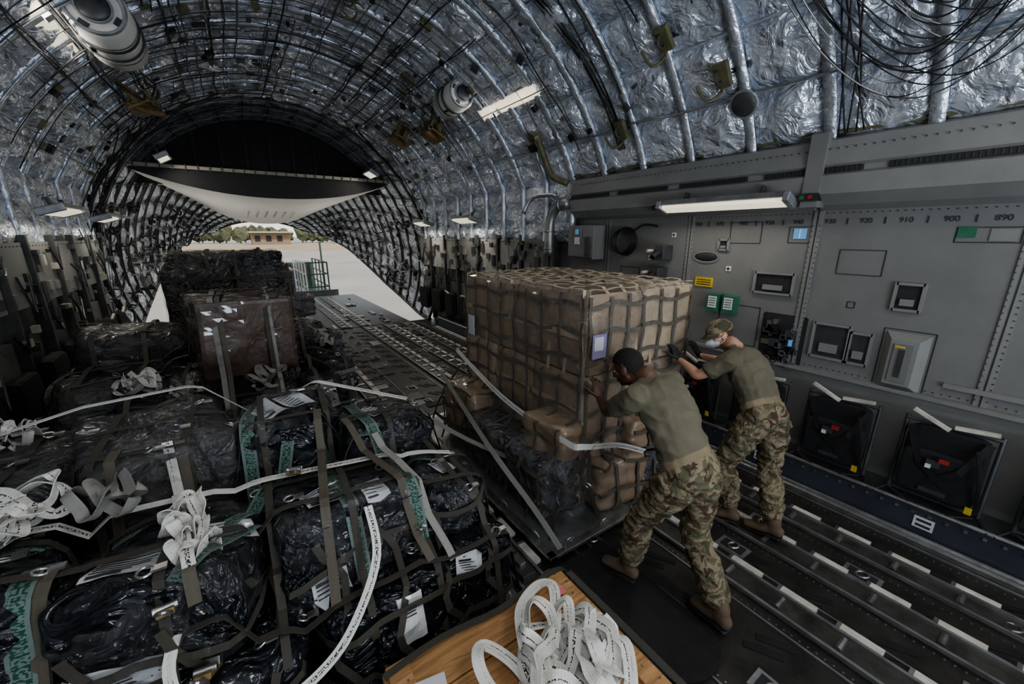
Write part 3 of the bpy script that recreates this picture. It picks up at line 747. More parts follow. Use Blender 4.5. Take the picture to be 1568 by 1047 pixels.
def coilheap(mb,c,R0,loops,w,m,seed,hh=.12,dirs=None):
    rn=random.Random(seed); z=c[2]
    for k in range(loops):
        a=rn.uniform(0,pi*2) if dirs is None else dirs+rn.uniform(-.5,.5); L=R0*rn.uniform(.7,1.15); W=R0*rn.uniform(.22,.5); cx=c[0]+rn.uniform(-.4,.4)*R0; cy=c[1]+rn.uniform(-.4,.4)*R0
        z0=z+hh*rn.uniform(0,1); pts=[]
        for i in range(13):
            th=2*pi*i/12*.93+rn.uniform(-.1,.1); u=L*cos(th);v=W*sin(th)*(1+.3*rn.uniform(-1,1)); pts.append(V((cx+u*cos(a)-v*sin(a),cy+u*sin(a)+v*cos(a),z0+.05*sin(th*2+k)+rn.uniform(-.015,.015))))
        ribbon(mb,pts,w,m,lambda p,q=V((rn.uniform(-.5,.5),rn.uniform(-.5,.5),1)):q,.003,6,twist=lambda t,kk=k:.7*sin(t*9+kk))

# ---- near baggage pallet
E=empty('baggage_pallet',(-.2,2.3,.04)); mb=MB(); pallet(mb,-1.55,1.1,1.46,3.5); mb.build('pallet_base',E)
P=Pile(); mb=MB(); fb=MB()
bags=[
((-1.15,1.87,.36),(.85,.75,.55),.1,0,0,blackwrap),((-.35,1.80,.34),(.8,.6,.52),-.1,0,0,blackwrap),((.35,1.85,.33),(.62,.68,.5),.15,0,0,blackwrap),((.86,1.95,.32),(.5,.75,.46),-.1,0,.05,blackwrap),
((-1.1,2.65,.4),(.9,.8,.6),0,0,0,darkwrap),((-.2,2.6,.4),(.9,.9,.6),0,0,0,blackwrap),((.65,2.75,.36),(.8,.8,.55),.1,0,0,blackwrap),
((-1.12,1.98,.80),(.80,.62,.46),.2,-.18,.05,blackwrap),((-.40,1.92,.76),(.60,.62,.42),-.18,-.2,0,blackwrap),((.28,2.06,.70),(.68,.60,.42),.12,-.15,.06,blackwrap),((.88,2.10,.60),(.44,.62,.36),-.25,-.1,.2,blackwrap),
((-1.22,2.85,.88),(.80,.8,.5),-.1,0,.1,greywrap),((-.50,2.78,.94),(.64,.64,.46),.25,.1,0,greywrap),((.12,2.70,.96),(.46,.55,.46),-.35,.1,.1,blackwrap),((.64,2.62,.82),(.60,.6,.42),.3,0,.12,blackwrap),((.9,3.1,.5),(.4,.5,.4),.3,0,.1,greywrap),
((-.9,3.25,.6),(.9,.45,.5),0,0,0,greywrap),((0,3.2,.6),(.8,.45,.6),0,0,0,greywrap),((.5,1.70,.28),(.5,.4,.34),.2,0,0,blackwrap),((-.75,1.66,.3),(.6,.4,.4),-.2,.2,0,blackwrap)]
for i,(c,dd,ya,ti,ro,m) in enumerate(bags):
    kk=5 if i%3 else 9
    vs,fs=softbox(c,dd,ya,ti,ro,k=kk,amp=.032,fr=3.2,n=24,seed=i+1,ridge=.022); P.add(vs,fs); mb.add(vs,fs,m)
    if 7<=i<=14:
        vs,fs=softbox(c,[q+.035 for q in dd],ya,ti,ro,k=kk-1,amp=.035,fr=5,n=26,seed=i+31,ridge=.03); fb.add(vs,fs,film3)
mb.build('wrapped_bags',E,True); fb.build('bag_film',E,True); P.tree()
mb=MB()
for (x,y,w,h,r) in((-1.3,1.92,.24,.2,.3),(-.95,1.86,.2,.2,.1),(-.5,1.85,.22,.17,-.2),(.02,2.66,.16,.24,.5),(.18,2.72,.14,.22,.5),(.2,1.95,.2,.15,.2),(.42,1.9,.12,.18,.1),(.9,2.1,.14,.12,.4),(.62,2.6,.14,.18,.5),(-.2,1.92,.2,.14,.2),(-1.1,2.1,.22,.14,.1)):
    label(mb,P,x,y,w,h,r)
for o,w,h in(((-1.35,0,.66),.26,.2),((-1.0,0,.5),.26,.2),((-.55,0,.66),.30,.2),((-.2,0,.4),.22,.16),((.15,0,.6),.16,.16),((.45,0,.45),.12,.2),((-.6,0,.3),.22,.16),((.8,0,.5),.14,.1),((-1.1,0,.28),.26,.16)): sidelabel(mb,P,o,(0,1,0),w,h)
for (a,b) in(((-.78,1.6),(-.74,2.3)),((.62,1.7),(.5,2.9)),((-.2,1.95),(.1,2.4)),((-1.3,2.15),(-.5,2.2)),((.25,2.45),(.9,2.2)),((-.1,2.4),(.0,3.0)),((-.35,1.65),(-.1,1.95)),((.3,1.7),(.25,2.3))):
    drape(mb,P,a,b,.07,gtape,.1,off=.012)
mb.build('shipping_labels',E)
sheet(P,-1.6,-.1,2.35,3.6,film2,'clear_plastic_cover',E,.02)
mb=MB()
for k in range(8):
    x=-1.42+.34*k; drape(mb,P,(x,1.5),(x+.1,3.55),.034,netm,.15,off=.024)
for k in range(7):
    y=1.56+.3*k; drape(mb,P,(-1.6,y),(1.15,y+.06),.034,netm,.15,off=.028)
for k in range(45):
    x=random.uniform(-1.4,1.0);y=random.uniform(1.55,3.2); z=P.h(x,y)+.035; mb.torus((x,y,z),.024,.005,steel,(random.uniform(-.5,.5),random.uniform(-.5,.5),1)); mb.box((x+.04,y,z),(.045,.03,.01),steel)
for k in range(10):
    x=-1.4+.26*k; pts=[]
    for i in range(12):
        z=.1+.75*i/11; r=P.t.ray_cast(V((x+.05*sin(i),0,z)),V((0,1,0))); 
        if r[0]: pts.append(r[0]+V((0,-.025,0)))
    if len(pts)>3: ribbon(mb,pts,.034,netm,(0,-1,.1))
for z in(.25,.5,.72):
    pts=[]
    for i in range(50):
        x=-1.5+2.6*i/49; r=P.t.ray_cast(V((x,0,z+.03*sin(i*.4))),V((0,1,0)))
        if r[0]: pts.append(r[0]+V((0,-.03,0)))
    ribbon(mb,pts,.034,netm,(0,-1,.1))
for k in range(5):
    x=-1.2+.45*k; drape(mb,P,(x,1.6),(x+random.uniform(-.3,.3),2.5),.042,netb,.4,off=.045)
mb.build('cargo_net',E)
mb=MB()
drape(mb,P,(-1.7,2.25),(1.0,2.2),.045,web,.9,off=.06); drape(mb,P,(-1.2,2.9),(-.05,3.15),.042,web,1,off=.09); drape(mb,P,(-.05,3.15),(.85,2.55),.042,web,1,off=.08)
drape(mb,P,(-1.15,1.5),(-.85,2.3),.045,web,.4,off=.05); drape(mb,P,(-.88,1.5),(-.95,2.35),.045,web,.4,off=.05); drape(mb,P,(.55,2.3),(.72,1.6),.042,web2,.6,off=.05); drape(mb,P,(-.42,2.5),(-.3,1.65),.042,web,.4,off=.05)
ribbon(mb,[(-.32,1.80,1.0),(-.34,1.66,.87),(-.4,1.54,.72),(-.34,1.47,.52),(-.15,1.44,.44),(.05,1.46,.47),(.2,1.50,.58),(.34,1.60,.78),(.36,1.77,.93)],.038,web,(0,-.6,.8),.003,6)
coilheap(mb,(-.92,2.2,1.10),.16,7,.05,web,3,.08); coilheap(mb,(-.33,1.98,1.02),.09,5,.045,web,4,.1,1.4); coilheap(mb,(-.30,1.80,.94),.08,4,.045,web,5,.1,1.4); coilheap(mb,(-1.1,3.1,1.15),.12,4,.04,web,6,.08)
coilheap(mb,(-.62,2.25,1.08),.13,3,.045,web2,7,.06)
mb.build('tie_down_straps',E)
mb=MB()
for (x,y) in((-.38,1.62),(-.95,1.6),(.62,1.8),(.1,2.2),(-.3,1.55)):
    z=P.h(x,y)+.07; R=Matrix.Rotation(random.uniform(-.5,.5),3,'Z')@Matrix.Rotation(-.6,3,'X'); c=V((x,y,z))
    mb.box(c,(.05,.16,.02),khaki,R); mb.box(c+R@V((0,.04,.02)),(.06,.05,.03),steel,R); mb.cyl(c+R@V((-.035,-.04,.015)),c+R@V((.035,-.04,.015)),.014,steel,10); mb.wire([c+R@V((0,-.08,0)),c+R@V((.02,-.12,0)),c+R@V((0,-.15,.01)),c+R@V((-.02,-.12,.01))],.007,steel)
mb.build('strap_ratchets',E,False,.003)

# ---- second baggage pallet
E=empty('baggage_pallet',(-.3,4.9,.04)); mb=MB(); pallet(mb,-1.6,1.0,3.75,6.0); mb.build('pallet_base',E)
P2=Pile(); mb=MB(); fb=MB()
bags=[((-1.1,4.3,.4),(.9,.8,.65),0,0,0,darkwrap),((-.3,4.2,.38),(.8,.7,.6),.1,0,0,blackwrap),((.45,4.2,.34),(.7,.6,.5),0,0,0,blackwrap),((-1.1,5.2,.5),(.9,.9,.8),0,0,0,darkwrap),((-.2,5.1,.5),(.9,.9,.8),0,0,0,darkwrap),((.55,5.0,.42),(.7,.9,.65),0,0,0,darkwrap),
((-1.0,4.5,.82),(.7,.6,.35),.3,0,.2,greywrap),((-.15,4.45,.80),(1.0,.6,.4),0,0,0,darkwrap),((.50,4.18,.68),(.34,.4,.34),.3,-.2,0,blackwrap),((.72,4.5,.72),(.36,.4,.36),.3,-.2,0,blackwrap),((-.95,5.3,1.05),(.8,.8,.5),.2,0,.1,darkwrap),((.2,5.4,1.0),(.8,.8,.5),.2,0,.1,darkwrap),((.7,5.3,.85),(.4,.5,.4),.4,0,0,greywrap),((-.7,4.0,.75),(.4,.4,.3),.5,0,.2,blackwrap),((0,3.95,.7),(.5,.35,.3),-.2,.2,0,darkwrap)]
for i,(c,dd,ya,ti,ro,m) in enumerate(bags):
    vs,fs=softbox(c,dd,ya,ti,ro,k=7,amp=.035,fr=4,n=18,seed=i+40,ridge=.03); P2.add(vs,fs); mb.add(vs,fs,m)
    if i>5: 
        vs,fs=softbox(c,[q+.04 for q in dd],ya,ti,ro,k=6,amp=.04,fr=5,n=18,seed=i+31,ridge=.03); fb.add(vs,fs,film3)
mb.build('wrapped_bags',E,True); fb.build('bag_film',E,True)
mb=MB(); vs,fs=softbox((-.04,4.45,1.33),(.72,.76,.66),.15,0,.03,k=40,amp=.015,fr=4,n=20,seed=77); P2.add(vs,fs); mb.add(vs,fs,card2)
mb.build('carton',E,False)
mb=MB(); vs2,fs2=softbox((-.04,4.45,1.33),(.77,.81,.71),.15,0,.03,k=16,amp=.025,fr=6,n=40,seed=5,ridge=.03); mb.add(vs2,fs2,film4); mb.build('carton_film',E,True)
P2.tree(); mb=MB()
for o in((.50,2,.70),(.75,2,.72)): sidelabel(mb,P2,o,(0,1,0),.28,.26,web2,False)
mb.build('shipping_labels',E)
sheet(P2,-1.6,-.6,3.7,6.0,film2,'clear_plastic_cover',E,.02,50)
mb=MB()
for x in(-.22,.18): drape(mb,P2,(x,3.75),(x,5.9),.04,web2,.3,off=.03)
for k in range(8): drape(mb,P2,(-1.5+.33*k,3.75),(-1.45+.33*k,6),.036,netm if k%2 else netb,.3,off=.03)
for k in range(6): drape(mb,P2,(-1.6,3.85+.38*k),(1.0,3.9+.38*k),.036,netm,.3,off=.035)
coilheap(mb,(-.75,4.2,1.02),.13,5,.04,web,21,.08); coilheap(mb,(-.5,3.95,.95),.1,4,.04,web2,22); coilheap(mb,(.1,3.9,.95),.12,4,.035,web2,23); coilheap(mb,(.7,5.0,.95),.12,4,.035,web2,24)
for k in range(25):
    x=random.uniform(-1.4,.9);y=random.uniform(3.8,5.2); mb.torus((x,y,P2.h(x,y)+.05),.022,.005,steel,(random.uniform(-.5,.5),random.uniform(-.5,.5),1))
mb.build('cargo_net',E)

# ---- third baggage pallet
E=empty('baggage_pallet',(-.1,7.4,.04)); mb=MB(); pallet(mb,-1.2,1.0,6.3,8.6); mb.build('pallet_base',E)
P3=Pile(); mb=MB(); fb=MB()
for i,(c,dd,m) in enumerate([((-.42,6.9,1.0),(.75,.9,1.75),darkwrap),((.28,6.95,.95),(.72,.9,1.7),darkwrap),((-.35,6.9,1.80),(.80,.8,.36),darkwrap),((.30,6.9,1.80),(.5,.75,.36),blackwrap),((-.1,8,1),(1.35,1,1.85),blackwrap),((.72,6.6,1.2),(.3,.4,.3),greywrap),((.75,6.7,.5),(.4,.6,.9),darkwrap),((-.9,6.9,.5),(.5,.8,.9),blackwrap)]):
    vs,fs=softbox(c,dd,.05*(i%3),0,0,k=11,amp=.03,fr=4,n=16,seed=i+60,ridge=.02); P3.add(vs,fs); mb.add(vs,fs,m)
    vs,fs=softbox(c,[q+.04 for q in dd],.05*(i%3),0,0,k=9,amp=.04,fr=5,n=16,seed=i+31,ridge=.03); fb.add(vs,fs,film3)
mb.build('wrapped_bags',E,True); fb.build('bag_film',E,True); P3.tree(); mb=MB()
for k in range(6): drape(mb,P3,(-.9+.3*k,6.25),(-.9+.3*k,8.5),.036,netm,.2,off=.02)
for z in(.5,.9,1.3,1.65):
    pts=[]
    for i in range(30):
        r=P3.t.ray_cast(V((-1+1.9*i/29,5,z)),V((0,1,0)))
        if r[0]: pts.append(r[0]+V((0,-.02,0)))
    ribbon(mb,pts,.036,netm,(0,-1,0))
mb.build('cargo_net',E)

# ---- tall netted pallet load pushed by the airmen
E=empty('netted_cargo_pallet',(2.6,2.9,.04)); mb=MB(); pallet(mb,1.5,3.6,1.72,4.2); mb.build('pallet_base',E,False,.004)
P4=Pile(); mb=MB(); i=0
X0,X1,Y0,Y1,ZT=1.98,3.28,1.98,3.8,1.80
zs=[.09,.62,1.18,ZT]
for zi in range(3):
    z0,z1=zs[zi],zs[zi+1]
    xs=[X0,X0+.62+.06*(zi%2),X1]; ys=[Y0,Y0+.62,Y0+1.2,Y1] if zi%2 else [Y0,Y0+.9,Y1]
    for a in range(len(xs)-1):
        for b in range(len(ys)-1):
            c=((xs[a]+xs[a+1])/2,(ys[b]+ys[b+1])/2,(z0+z1)/2); i+=1
            vs,fs=softbox(c,(xs[a+1]-xs[a]-.004,ys[b+1]-ys[b]-.004,z1-z0-.004),random.uniform(-.015,.015),0,0,k=24,amp=.014,fr=3,n=10,seed=i+90); mb.add(vs,fs,(card,cardb,cardc)[i%3]); P4.add(vs,fs)
            mb.box((xs[a]-.012 if a==0 else c[0],c[1],c[2]),(.004,ys[b+1]-ys[b]-.05,.05),cardb)
mb.build('stacked_cartons',E,False)
mb=MB()
for c,dd,m in [((1.82,2.25,.34),(.4,.6,.46),greywrap),((1.80,2.9,.32),(.36,.7,.44),greywrap),((1.88,2.2,.68),(.25,.45,.3),cardc),((2.3,1.92,.3),(.5,.26,.4),cardc),((2.75,1.88,.28),(.5,.26,.36),greywrap),((1.86,3.5,.4),(.35,.6,.6),cardc),((2.62,1.93,.62),(.36,.2,.26),cardc)]:
    i+=1; vs,fs=softbox(c,dd,.1*(i%3-1),0,0,k=7,amp=.03,fr=5,n=14,seed=i,ridge=.02); mb.add(vs,fs,m); P4.add(vs,fs)
mb.build('wrapped_parcels',E,True)
P4.tree()
mb=MB(); vs,fs=softbox(((X0+X1)/2-.01,(Y0+Y1)/2,.95),(X1-X0+.06,Y1-Y0+.06,ZT-.09+.03),0,0,0,k=16,amp=.03,fr=6,n=54,seed=9,ridge=.015); mb.add(vs,fs,film1); 
vs,fs=softbox((2.0,2.5,.36),(.8,1.5,.62),0,0,0,k=6,amp=.05,fr=7,n=34,seed=19,ridge=.05); mb.add(vs,fs,film3)
mb.build('stretch_film',E,True)
mb=MB()
def faceline(a,b,dr,w,m,off=.02,n=36,wob=.01):
    a=V(a);b=V(b);dr=V(dr); pts=[]
    for i in range(n+1):
        q=a.lerp(b,i/n)+V((0,0,wob*sin(i*.5+a.x*7+a.y*9))) ; r=P4.t.ray_cast(q,dr)
        if r[0]: pts.append(r[0]-dr*(off+.006*sin(i*.9)))
    if len(pts)>3: ribbon(mb,pts,w,m,-dr)
for k in range(9): y=Y0+.03+.215*k; faceline((1,y,.1),(1,y+.03*sin(k),ZT-.02),(1,0,0),.03,netb)
for k in range(8): z=.28+.205*k; faceline((1,Y0,z),(1,Y1,z-.02),(1,0,0),.03,netb,wob=.018)
for k in range(7): x=X0+.03+.2*k; faceline((x,1,.1),(x,1,ZT-.02),(0,1,0),.03,netb)
for k in range(8): z=.28+.205*k; faceline((X0,1,z),(X1,1,z-.02),(0,1,0),.03,netb,wob=.018)
for k in range(10): y=Y0+.02+.195*k; faceline((X0,y,3),(X1,y,3),(0,0,-1),.032,nettop,.03)
for k in range(8): x=X0+.02+.185*k; faceline((x,Y0,3),(x,Y1,3),(0,0,-1),.032,nettop,.034)
for k in range(8):
    y=1.8+.3*k; ribbon(mb,[(1.93,y,.75),(1.7,y+.05,.4),(1.55,y,.12)],.033,netm,(-1,0,.5),.003,4)
for k in range(6): ribbon(mb,[(2.0+.25*k,1.9,.6),(1.95+.25*k,1.82,.35),(2.0+.25*k,1.76,.12)],.033,netm,(0,-1,.3),.003,4)
for z,x in((.45,1.72),(.28,1.63)): ribbon(mb,[(x,1.75,z),(x-.03,2.3,z-.03),(x,3,z),(x-.02,3.9,z)],.033,netm,(-1,0,.5),.003,5)
for k in range(26): mb.torus((1.93-random.uniform(0,.3),random.uniform(1.75,3.6),random.uniform(.15,.6)),.028,.007,steel,(1,random.uniform(-.5,.5),.5))
mb.build('cargo_net',E)
mb=MB()
ribbon(mb,[(1.88,3.85,.98),(1.80,2.8,.80),(1.78,1.95,.76),(1.84,1.80,.76),(2.2,1.80,.66),(2.5,1.78,.52)],.045,web,lambda p:(-1,-.6,.2),.003,5)
ribbon(mb,[(1.70,3.9,.75),(1.50,2.6,.55),(1.52,1.95,.30),(1.56,1.70,.12)],.042,web2,lambda p:(-1,-.4,.6),.003,5)
ribbon(mb,[(1.3,3.5,.5),(1.5,2.9,.42),(1.72,2.3,.4)],.04,web2,(-.4,-.4,1),.003,4)
mb.build('tie_down_straps',E)
mb=MB(); mb.box((2.09,1.945,1.42),(.14,.006,.18),M('document_pouch',(.28,.26,.42),.4)); mb.box((2.08,1.940,1.44),(.09,.004,.1),paper); mb.box((1.94,3.6,1.3),(.006,.12,.2),paper)
mb.build('document_pouch',E)

# ---- wooden crate with webbing heap
E=empty('wooden_crate',(.75,.85,.2)); mb=MB()
for k in range(5): mb.box((.73,1.225-.185*k,.44),(.96,.178,.03),woodm)
for k in range(2):
    mb.box((.73,1.32,.12+.2*k),(.94,.025,.18),woodm)
    mb.box((1.20,.86,.12+.2*k),(.025,.9,.18),woodm); mb.box((.26,.86,.12+.2*k),(.025,.9,.18),woodm); mb.box((.73,.40,.12+.2*k),(.94,.025,.18),woodm)
for x in(.31,1.15): mb.box((x,.86,.466),(.09,.92,.022),woodm)
for x in(.31,1.15): mb.box((x,1.34,.22),(.08,.025,.42),woodm)
mb.build('crate_boards',E,False,.004)
mb=MB(); mb.box((.36,1.12,.4785),(.18,.14,.002),paper,Matrix.Rotation(-.2,3,'Z')); mb.box((1.1,1.2,.4785),(.06,.05,.002),M('pink_sticker',(.6,.2,.2),.6))
for k in range(26): mb.cyl((.31+.84*(k%2)+.02*((k//2)%2),.45+.07*(k//2),.477),(.31+.84*(k%2)+.02*((k//2)%2),.45+.07*(k//2),.480),.005,steel,6)
mb.box((.28,1.0,.45),(.05,.06,.10),olive)
ribbon(mb,[(.25,1.28,.485),(.5,1.30,.49),(.8,1.27,.49),(1.15,1.3,.49),(1.26,1.3,.4),(1.27,1.3,.2)],.03,netm,(0,0,1),.003,4); ribbon(mb,[(1.21,1.25,.49),(1.22,.9,.48),(1.22,.6,.48),(1.22,.4,.48)],.035,netm,(0,0,1),.003,4)
mb.build('crate_fittings',E)
mb=MB()
coilheap(mb,(.84,.88,.50),.19,9,.05,web,31,.08); coilheap(mb,(.94,.84,.52),.16,8,.05,web,32,.10,1.2); coilheap(mb,(.76,.80,.50),.17,6,.05,web,35,.06,1.5)
ribbon(mb,[(.62,.8,.50),(.57,1.0,.52),(.58,1.10,.55),(.64,1.14,.52),(.70,1.0,.52),(.72,.8,.5)],.05,web,(0,0,1),.003,6)
ribbon(mb,[(.75,1.0,.54),(.85,1.18,.53),(.98,1.23,.55),(1.03,1.17,.58),(.95,1.05,.58),(.85,.95,.56)],.05,web,(0,0,1),.003,6)
mb.build('webbing_heap',E)
mb=MB()
for (x,y) in((1.28,1.8),(1.3,2.6),(1.25,3.4)):
    mb.box((x,y,.04),(.1,.25,.08),greyd); mb.box((x,y,.09),(.05,.1,.03),steel); mb.torus((x,y+.1,.11),.03,.008,steel,(1,0,0))
mb.build('pallet_lock',fl,False,.005)

# --------------------------------------------------------------- people
def remesh(vs,fs,name,vox,smooth=4):
    me=bpy.data.meshes.new(name); me.from_pydata([tuple(v) for v in vs],[],fs); ob=bpy.data.objects.new(name,me); scene.collection.objects.link(ob)
    r=ob.modifiers.new('r','REMESH'); r.mode='VOXEL'; r.voxel_size=vox
    s=ob.modifiers.new('s','SMOOTH'); s.iterations=smooth; s.factor=.5
    dg=bpy.context.evaluated_depsgraph_get(); dg.update(); me2=bpy.data.meshes.new_from_object(ob.evaluated_get(dg)); ob.modifiers.clear(); ob.data=me2; me2.name=name; return ob
def finish(ob,mats,labels,parent):
    me=ob.data; me.materials.clear()
    for m in mats: me.materials.append(m)
    me.polygons.foreach_set('material_index',labels); me.polygons.foreach_set('use_smooth',[True]*len(me.polygons)); me.update(); attach(ob,parent)
def person(name,J,skin,headdir,headup,hairm,cap=False,mask=False,glove=None):
    E=empty(name,J['pelvis']*1.0); E.location.z=0
    g=lambda k:V(J[k])
    side=(g('hipR')-g('hipL')).normalized(); sside=(g('shR')-g('shL')).normalized()
    parts=[]
    def T(P_,R_,lab,sd=None,sub=4,capf=.8): parts.append((*tube(P_,R_,16,True,sub,sd,capf),lab))
    pel=g('pelvis'); neck=g('neck'); ch=(g('shL')+g('shR'))/2
    up=(neck-pel).normalized(); fwd=side.cross(up); 
    if fwd.dot(V((J['face'])))<0: fwd=-fwd
    w=pel.lerp(ch,.3)-fwd*.015; c1=pel.lerp(ch,.68)-fwd*.035; c2=pel.lerp(ch,.92)-fwd*.03
    sv=(side*.5+sside*.5).normalized()
    T([pel+up*.085,w,c1,c2,ch+up*.035,neck+up*.01],[(.166,.124),(.164,.122),(.183,.130),(.180,.114),(.125,.078),(.064,.060)],0,sv,4,.15)
    T([pel+up*.085,pel+up*.03,pel-up*.03,pel-up*.09],[(.158,.118),(.168,.128),(.174,.134),(.13,.11)],1,sv,4,.3)
    T([pel+up*.088,pel+up*.052],[(.171,.129),(.173,.131)],4,sv,2,.03)
    for s in'LR':
        sh,el,wr_=g('sh'+s),g('el'+s),g('wr'+s); hp,kn,an,to=g('hip'+s),g('kn'+s),g('an'+s),g('toe'+s)
        T([ch.lerp(sh,.4),sh,sh.lerp(el,.3),sh.lerp(el,.70)],[(.085,.08),(.075,.075),(.068,.068),(.066,.066)],0,None,4,.25)
        T([sh,sh.lerp(el,.5),el,el.lerp(wr_,.3),wr_],[(.05,.05),(.048,.048),(.040,.040),(.043,.04),(.027,.024)],2)
        T([hp,hp.lerp(kn,.35),hp.lerp(kn,.8),kn,kn.lerp(an,.35),kn.lerp(an,.78),kn.lerp(an,.90)],[(.102,.112),(.098,.102),(.078,.080),(.074,.076),(.077,.080),(.072,.072),(.058,.058)],1,None,4,.3)
        T([kn.lerp(an,.7),an+V((0,0,.02)),an+V((0,0,-.03))],[(.048,.05),(.044,.048),(.045,.05)],3)
        d=(to-an); d.z=0; d.normalize(); heel=V((an.x,an.y,an.z-.055))-d*.045; tip=to-d*.03
        sd=d.cross(V((0,0,1)))
        T([heel,heel+d*.06+V((0,0,.012)),(heel+tip)/2+V((0,0,.008)),tip],[(.038,.042),(.042,.05),(.046,.036),(.040,.028)],3,sd)
        out=(hp-pel); out-=up*out.dot(up); out=out.normalized(); kk=hp.lerp(kn,.55)+out*.062; 
        T([kk+(hp-kn).normalized()*.07,kk-(hp-kn).normalized()*.07],[(.05,.028),(.055,.034)],1,fwd,2,.3)
    hd=V(headdir).normalized(); hu=V(headup).normalized(); hr=hd.cross(hu).normalized(); hu=hr.cross(hd).normalized()
    RH=Matrix((hr,hd,hu)).transposed(); hc=g('head')
    nb=hc+RH@V((0,-.03,-.07))
    T([neck-up*.05,neck+up*.02,nb],[(.062,.062),(.056,.058),(.054,.056)],2)
    vs=[];fs=[]; trees=[]
    for (a,b,l) in parts:
        o=len(vs); vs+=a; fs+=[[i+o for i in f] for f in b]; trees.append((BVHTree.FromPolygons(a,b),l))
    ob=remesh(vs,fs,'body',.0085,4)
    me=ob.data
    lab=[]
    for p in me.polygons:
        best=9;bl=0
        for t,l in trees:
            r=t.find_nearest(p.center,.2)
            if r[0]:
                dd=r[3]-(.002 if l in(0,4) else 0)
                if dd<best: best=dd;bl=l
        lab.append(bl)
    vl=[0]*len(me.vertices)
    for p,l in zip(me.polygons,lab):
        for v in p.vertices: vl[v]=l
    nor=[v.normal.copy() for v in me.vertices]
    for v in me.vertices:
        l=vl[v.index]
        if l in(0,1):
            q=v.co.copy(); q2=V((q.x*8,q.y*8,q.z*(19 if l==1 else 12)))
            v.co=v.co+nor[v.index]*( (1-abs(noise.noise(q2)))**3*(.017 if l==1 else .013)+noise.noise(q2*2.1)*.005-.004)
    finish(ob,[shirt,camom,skin,boot,beltm],lab,E)
    mb=MB()
    for s in'LR':
        an,to=g('an'+s),g('toe'+s); d=(to-an);d.z=0;d.normalize(); heel=V((an.x,an.y,an.z-.098))-d*.06; tip=V((to.x,to.y,to.z-.03)); sd=d.cross(V((0,0,1)))
        vs,fs=tube([heel,heel+d*.08,(heel+tip)/2,tip],[(.040,.010),(.042,.012),(.048,.012),(.040,.010)],16,True,4,sd); mb.add(vs,fs,black)
        for k in range(5):
            c=an+d*(.035+.018*k)+V((0,0,.03-.022*k)); mb.cyl(c-sd*.022,c+sd*.022,.004,beltm,6)
    mb.build('boot_soles_laces',E,True)
    hp_=[]; L=lambda p:hc+RH@V(p)
    def EL(c,r,rot=None): hp_.append(ellipsoid(L(c),r,RH@rot if rot is not None else RH))
    EL((0,-.014,.032),(.075,.094,.086)); EL((0,.018,-.028),(.060,.072,.082)); EL((0,.055,-.082),(.028,.026,.024)); EL((0,.02,-.06),(.054,.055,.045))
    EL((0,.068,.018),(.052,.02,.014)); EL((0,.094,-.018),(.0135,.018,.026)); EL((0,.102,-.032),(.016,.014,.011)); EL((0,.082,-.058),(.024,.014,.007)); EL((0,.080,-.068),(.021,.013,.008))
    for s in(-1,1):
        EL((s*.074,-.008,-.008),(.009,.020,.032),Matrix.Rotation(.25,3,'X')); EL((s*.042,.052,-.022),(.02,.024,.02)); EL((s*.058,.0,-.055),(.014,.03,.03))
        EL((s*.012,.098,-.034),(.009,.01,.008))
    hv,hf=tube([L((0,-.03,-.03)),L((0,-.035,-.10))],[(.054,.056),(.054,.056)],16,True,2); hp_.append((hv,hf))
    vs=[];fs=[]
    for a,b in hp_: o=len(vs); vs+=a; fs+=[[i+o for i in f] for f in b]
    ob=remesh(vs,fs,'head',.0042,3); me=ob.data; inv=RH.transposed(); lab=[]
    def ishair(c):
        q=inv@(c-hc)
        if abs(q.x)>.079: return False
        line=.055 if q.y>.045 else (.055-(.045-q.y)*.55 if q.y>.0 else .03-(-q.y)*1.35)
        return q.z>line and not(abs(q.x)>.068 and q.z<.02 and q.y>-.035)
    for v in me.vertices:
        if ishair(v.co): v.co=v.co+(v.co-hc).normalized()*.006
    for p in me.polygons: lab.append(1 if ishair(p.center) else 0)
    finish(ob,[skin,hairm],lab,E)
    mb=MB()
    for s in(-1,1):
        vs,fs=ellipsoid(L((s*.030,.073,.0)),(.012,.010,.0075),RH); mb.add(vs,fs,eyew); vs,fs=ellipsoid(L((s*.030,.0815,.0)),(.005,.003,.005),RH); mb.add(vs,fs,ink)
        vs,fs=ellipsoid(L((s*.030,.076,.0075)),(.014,.009,.003),RH); mb.add(vs,fs,skin); vs,fs=ellipsoid(L((s*.031,.082,.020)),(.016,.006,.003),RH); mb.add(vs,fs,hairm)
    mb.build('eyes_brows',E,True)
    if mask:
        mb=MB(); vs,fs=ellipsoid(L((0,.058,-.048)),(.062,.068,.050),RH); mb.add(vs,fs,maskm)
        for s in(-1,1): mb.wire([L((s*.056,.07,-.03)),L((s*.078,.03,-.01)),L((s*.085,-.012,.01))],.003,maskm); mb.wire([L((s*.054,.06,-.07)),L((s*.075,.02,-.045)),L((s*.082,-.015,-.03))],.003,maskm)
        mb.build('face_mask',E,True)
    if cap:
        mb=MB(); vs,fs=ellipsoid(L((0,-.012,.048)),(.086,.106,.082),RH,28,18); 
        keep=[f for f in fs if all((inv@(vs[i]-hc)).z>.028 for i in f)]; mb.add(vs,keep,camom)
        bv=[];n=12
        for k in range(n+1):
            a=radians(20+140*k/n)
            for rr in(0,1): bv.append(L((.075*cos(a)*(1+.02*rr),-.012+.096*sin(a)+rr*.065*sin(a)**1.2,.036-rr*.022*1-.012*abs(cos(a)))))
        mb.add(bv,[(2*k,2*k+1,2*k+3,2*k+2) for k in range(n)],camom); mb.add([v+hu*.004 for v in bv],[(2*k,2*k+2,2*k+3,2*k+1) for k in range(n)],camom)
